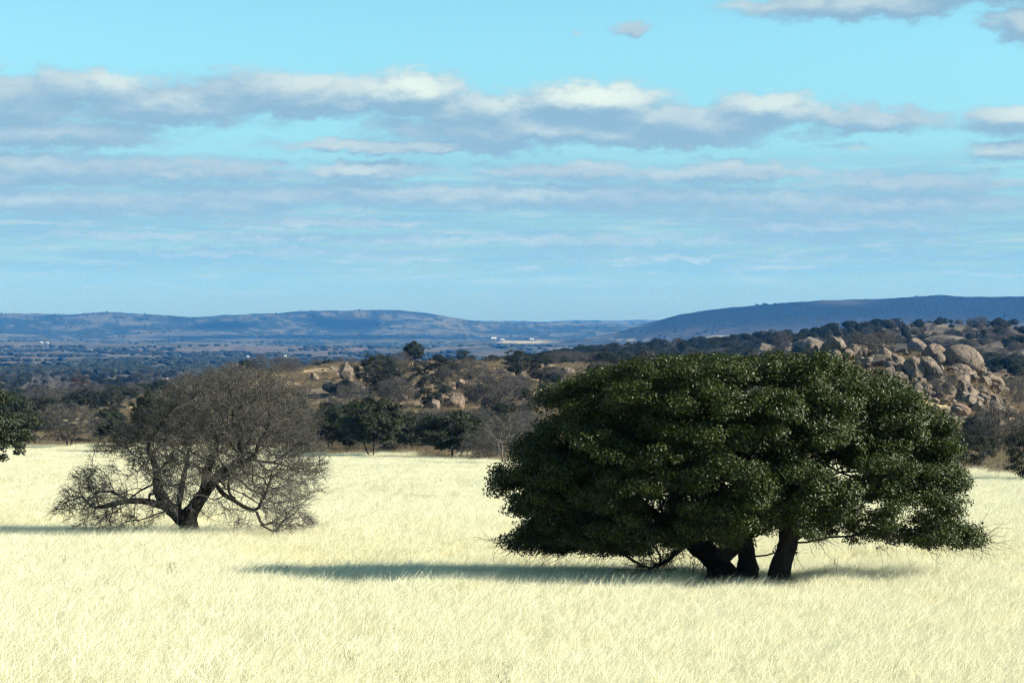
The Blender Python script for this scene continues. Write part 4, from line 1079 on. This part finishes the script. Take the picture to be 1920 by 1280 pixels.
# ------------------------------------------------------------------ far farm buildings
def flat_mat(name, col, rough=.7):
    m_, t_, o_ = material(name); n_ = t_.noise(t_.new('ShaderNodeTexCoord').outputs['Object'], .3, 4)
    principled(t_, o_, t_.mix(n_, tuple(x * .9 for x in col), tuple(min(1, x * 1.05) for x in col)), rough, .3); return m_
M['wall'] = flat_mat('white_wall', (.55, .54, .50)); M['roof'] = flat_mat('metal_roof', (.6, .6, .58), .6); M['door'] = flat_mat('door', (.12, .10, .09))
def barn(px, row, wpx, hpx, label, d=None):
    p_ = hit(px, row); d = p_[1]; W_ = wpx / F * d; H_ = hpx / F * d; D_ = W_ * .6
    o = empty('farm_building', p_); tag(o, label, 'building')
    def part(nm, v_, f_, mat):
        me = bpy.data.meshes.new(nm); me.from_pydata(v_, [], f_); me.materials.append(M[mat]); return link(bpy.data.objects.new(nm, me), o)
    e_ = H_ * .62; w2 = W_ / 2; d2 = D_ / 2
    part('wall', [(-w2, -d2, -3), (w2, -d2, -3), (w2, d2, -3), (-w2, d2, -3), (-w2, -d2, e_), (w2, -d2, e_), (w2, d2, e_), (-w2, d2, e_), (-w2, 0, H_ * .97), (w2, 0, H_ * .97)],
         [(0, 1, 5, 4), (1, 2, 6, 9, 5), (2, 3, 7, 6), (3, 0, 4, 8, 7)], 'wall')
    w3 = w2 * 1.05; d3 = d2 * 1.12
    part('roof', [(-w3, -d3, e_ * .97), (w3, -d3, e_ * .97), (w3, 0, H_), (-w3, 0, H_), (-w3, d3, e_ * .97), (w3, d3, e_ * .97), (-w3, -d3, e_ * .97 + .3), (w3, -d3, e_ * .97 + .3), (w3, 0, H_ + .3), (-w3, 0, H_ + .3), (-w3, d3, e_ * .97 + .3), (w3, d3, e_ * .97 + .3)],
         [(3, 2, 1, 0), (5, 2, 3, 4), (6, 7, 8, 9), (9, 8, 11, 10), (0, 1, 7, 6), (5, 4, 10, 11), (1, 2, 8, 7), (2, 5, 11, 8), (3, 0, 6, 9), (4, 3, 9, 10)], 'roof')
    q_ = W_ * .12
    part('door', [(-q_, -d2 - .05, -.5), (q_, -d2 - .05, -.5), (q_, -d2 - .05, e_ * .7), (-q_, -d2 - .05, e_ * .7), (-q_, -d2 + .2, -.5), (q_, -d2 + .2, -.5), (q_, -d2 + .2, e_ * .7), (-q_, -d2 + .2, e_ * .7)],
         [(0, 1, 2, 3), (0, 4, 5, 1), (3, 2, 6, 7), (0, 3, 7, 4), (1, 5, 6, 2)], 'door')
barn(926, 637, 9, 4.5, 'largest white farm building by the pale distant field')
barn(942, 639, 7, 3, 'low white shed right of the largest farm building')
barn(997, 638, 7, 3.5, 'white building at the right end of the pale distant field')
barn(78, 644, 5, 2.4, 'left white building of the far left cluster in the valley')
barn(89, 644, 4.5, 2, 'right white building of the far left cluster in the valley')
barn(465, 670, 4, 3, 'tiny white house in the valley above the big bare tree')
barn(535, 669, 5, 3, 'small white house in the valley right of the big bare tree')

# ------------------------------------------------------------------ look-alikes that stand in a row are told apart by their order from the left
ORD = ['first', 'second', 'third', 'fourth', 'fifth', 'sixth', 'seventh', 'eighth', 'ninth', 'tenth', 'eleventh', 'twelfth']
same = {}
for o in COL.objects:
    if o.parent is None and o.get('group') and o.get('label'): same.setdefault(o['label'], []).append(o)
for lab_, obs in same.items():
    if 1 < len(obs) <= 12:
        obs.sort(key=lambda o: o.location.x / o.location.y)
        for k, o in enumerate(obs):
            tail = ('leftmost' if k == 0 else 'rightmost' if k == len(obs) - 1 else ORD[k] + ' from left') + ' of ' + ['', '', 'two', 'three', 'four', 'five', 'six', 'seven', 'eight', 'nine', 'ten', 'eleven', 'twelve'][len(obs)]
            if len((lab_ + ' ' + tail).split()) <= 16: o['label'] = lab_ + ', ' + tail
# ------------------------------------------------------------------ haze
HB = 15300
hv = [(x, y, z) for x in (-HB, HB) for y in (-HB, HB) for z in (float(gz.min()) - 1, 330.0)]
me = bpy.data.meshes.new('haze'); me.from_pydata(hv, [], [(0, 1, 3, 2), (4, 6, 7, 5), (0, 4, 5, 1), (2, 3, 7, 6), (0, 2, 6, 4), (1, 5, 7, 3)])
m, t, out = material('haze'); pv = t.new('ShaderNodeVolumePrincipled')
pv.inputs['Color'].default_value = (.035, .32, 1.0, 1); pv.inputs['Density'].default_value = 5.0e-5
pv.inputs['Anisotropy'].default_value = 0.0; pv.inputs['Absorption Color'].default_value = (1, 1, 1, 1)
t.l.new(pv.outputs[0], out.inputs['Volume']); me.materials.append(m)
tag(link(bpy.data.objects.new('haze', me)), 'thin blue haze in the air over the valley', 'haze', kind='stuff')
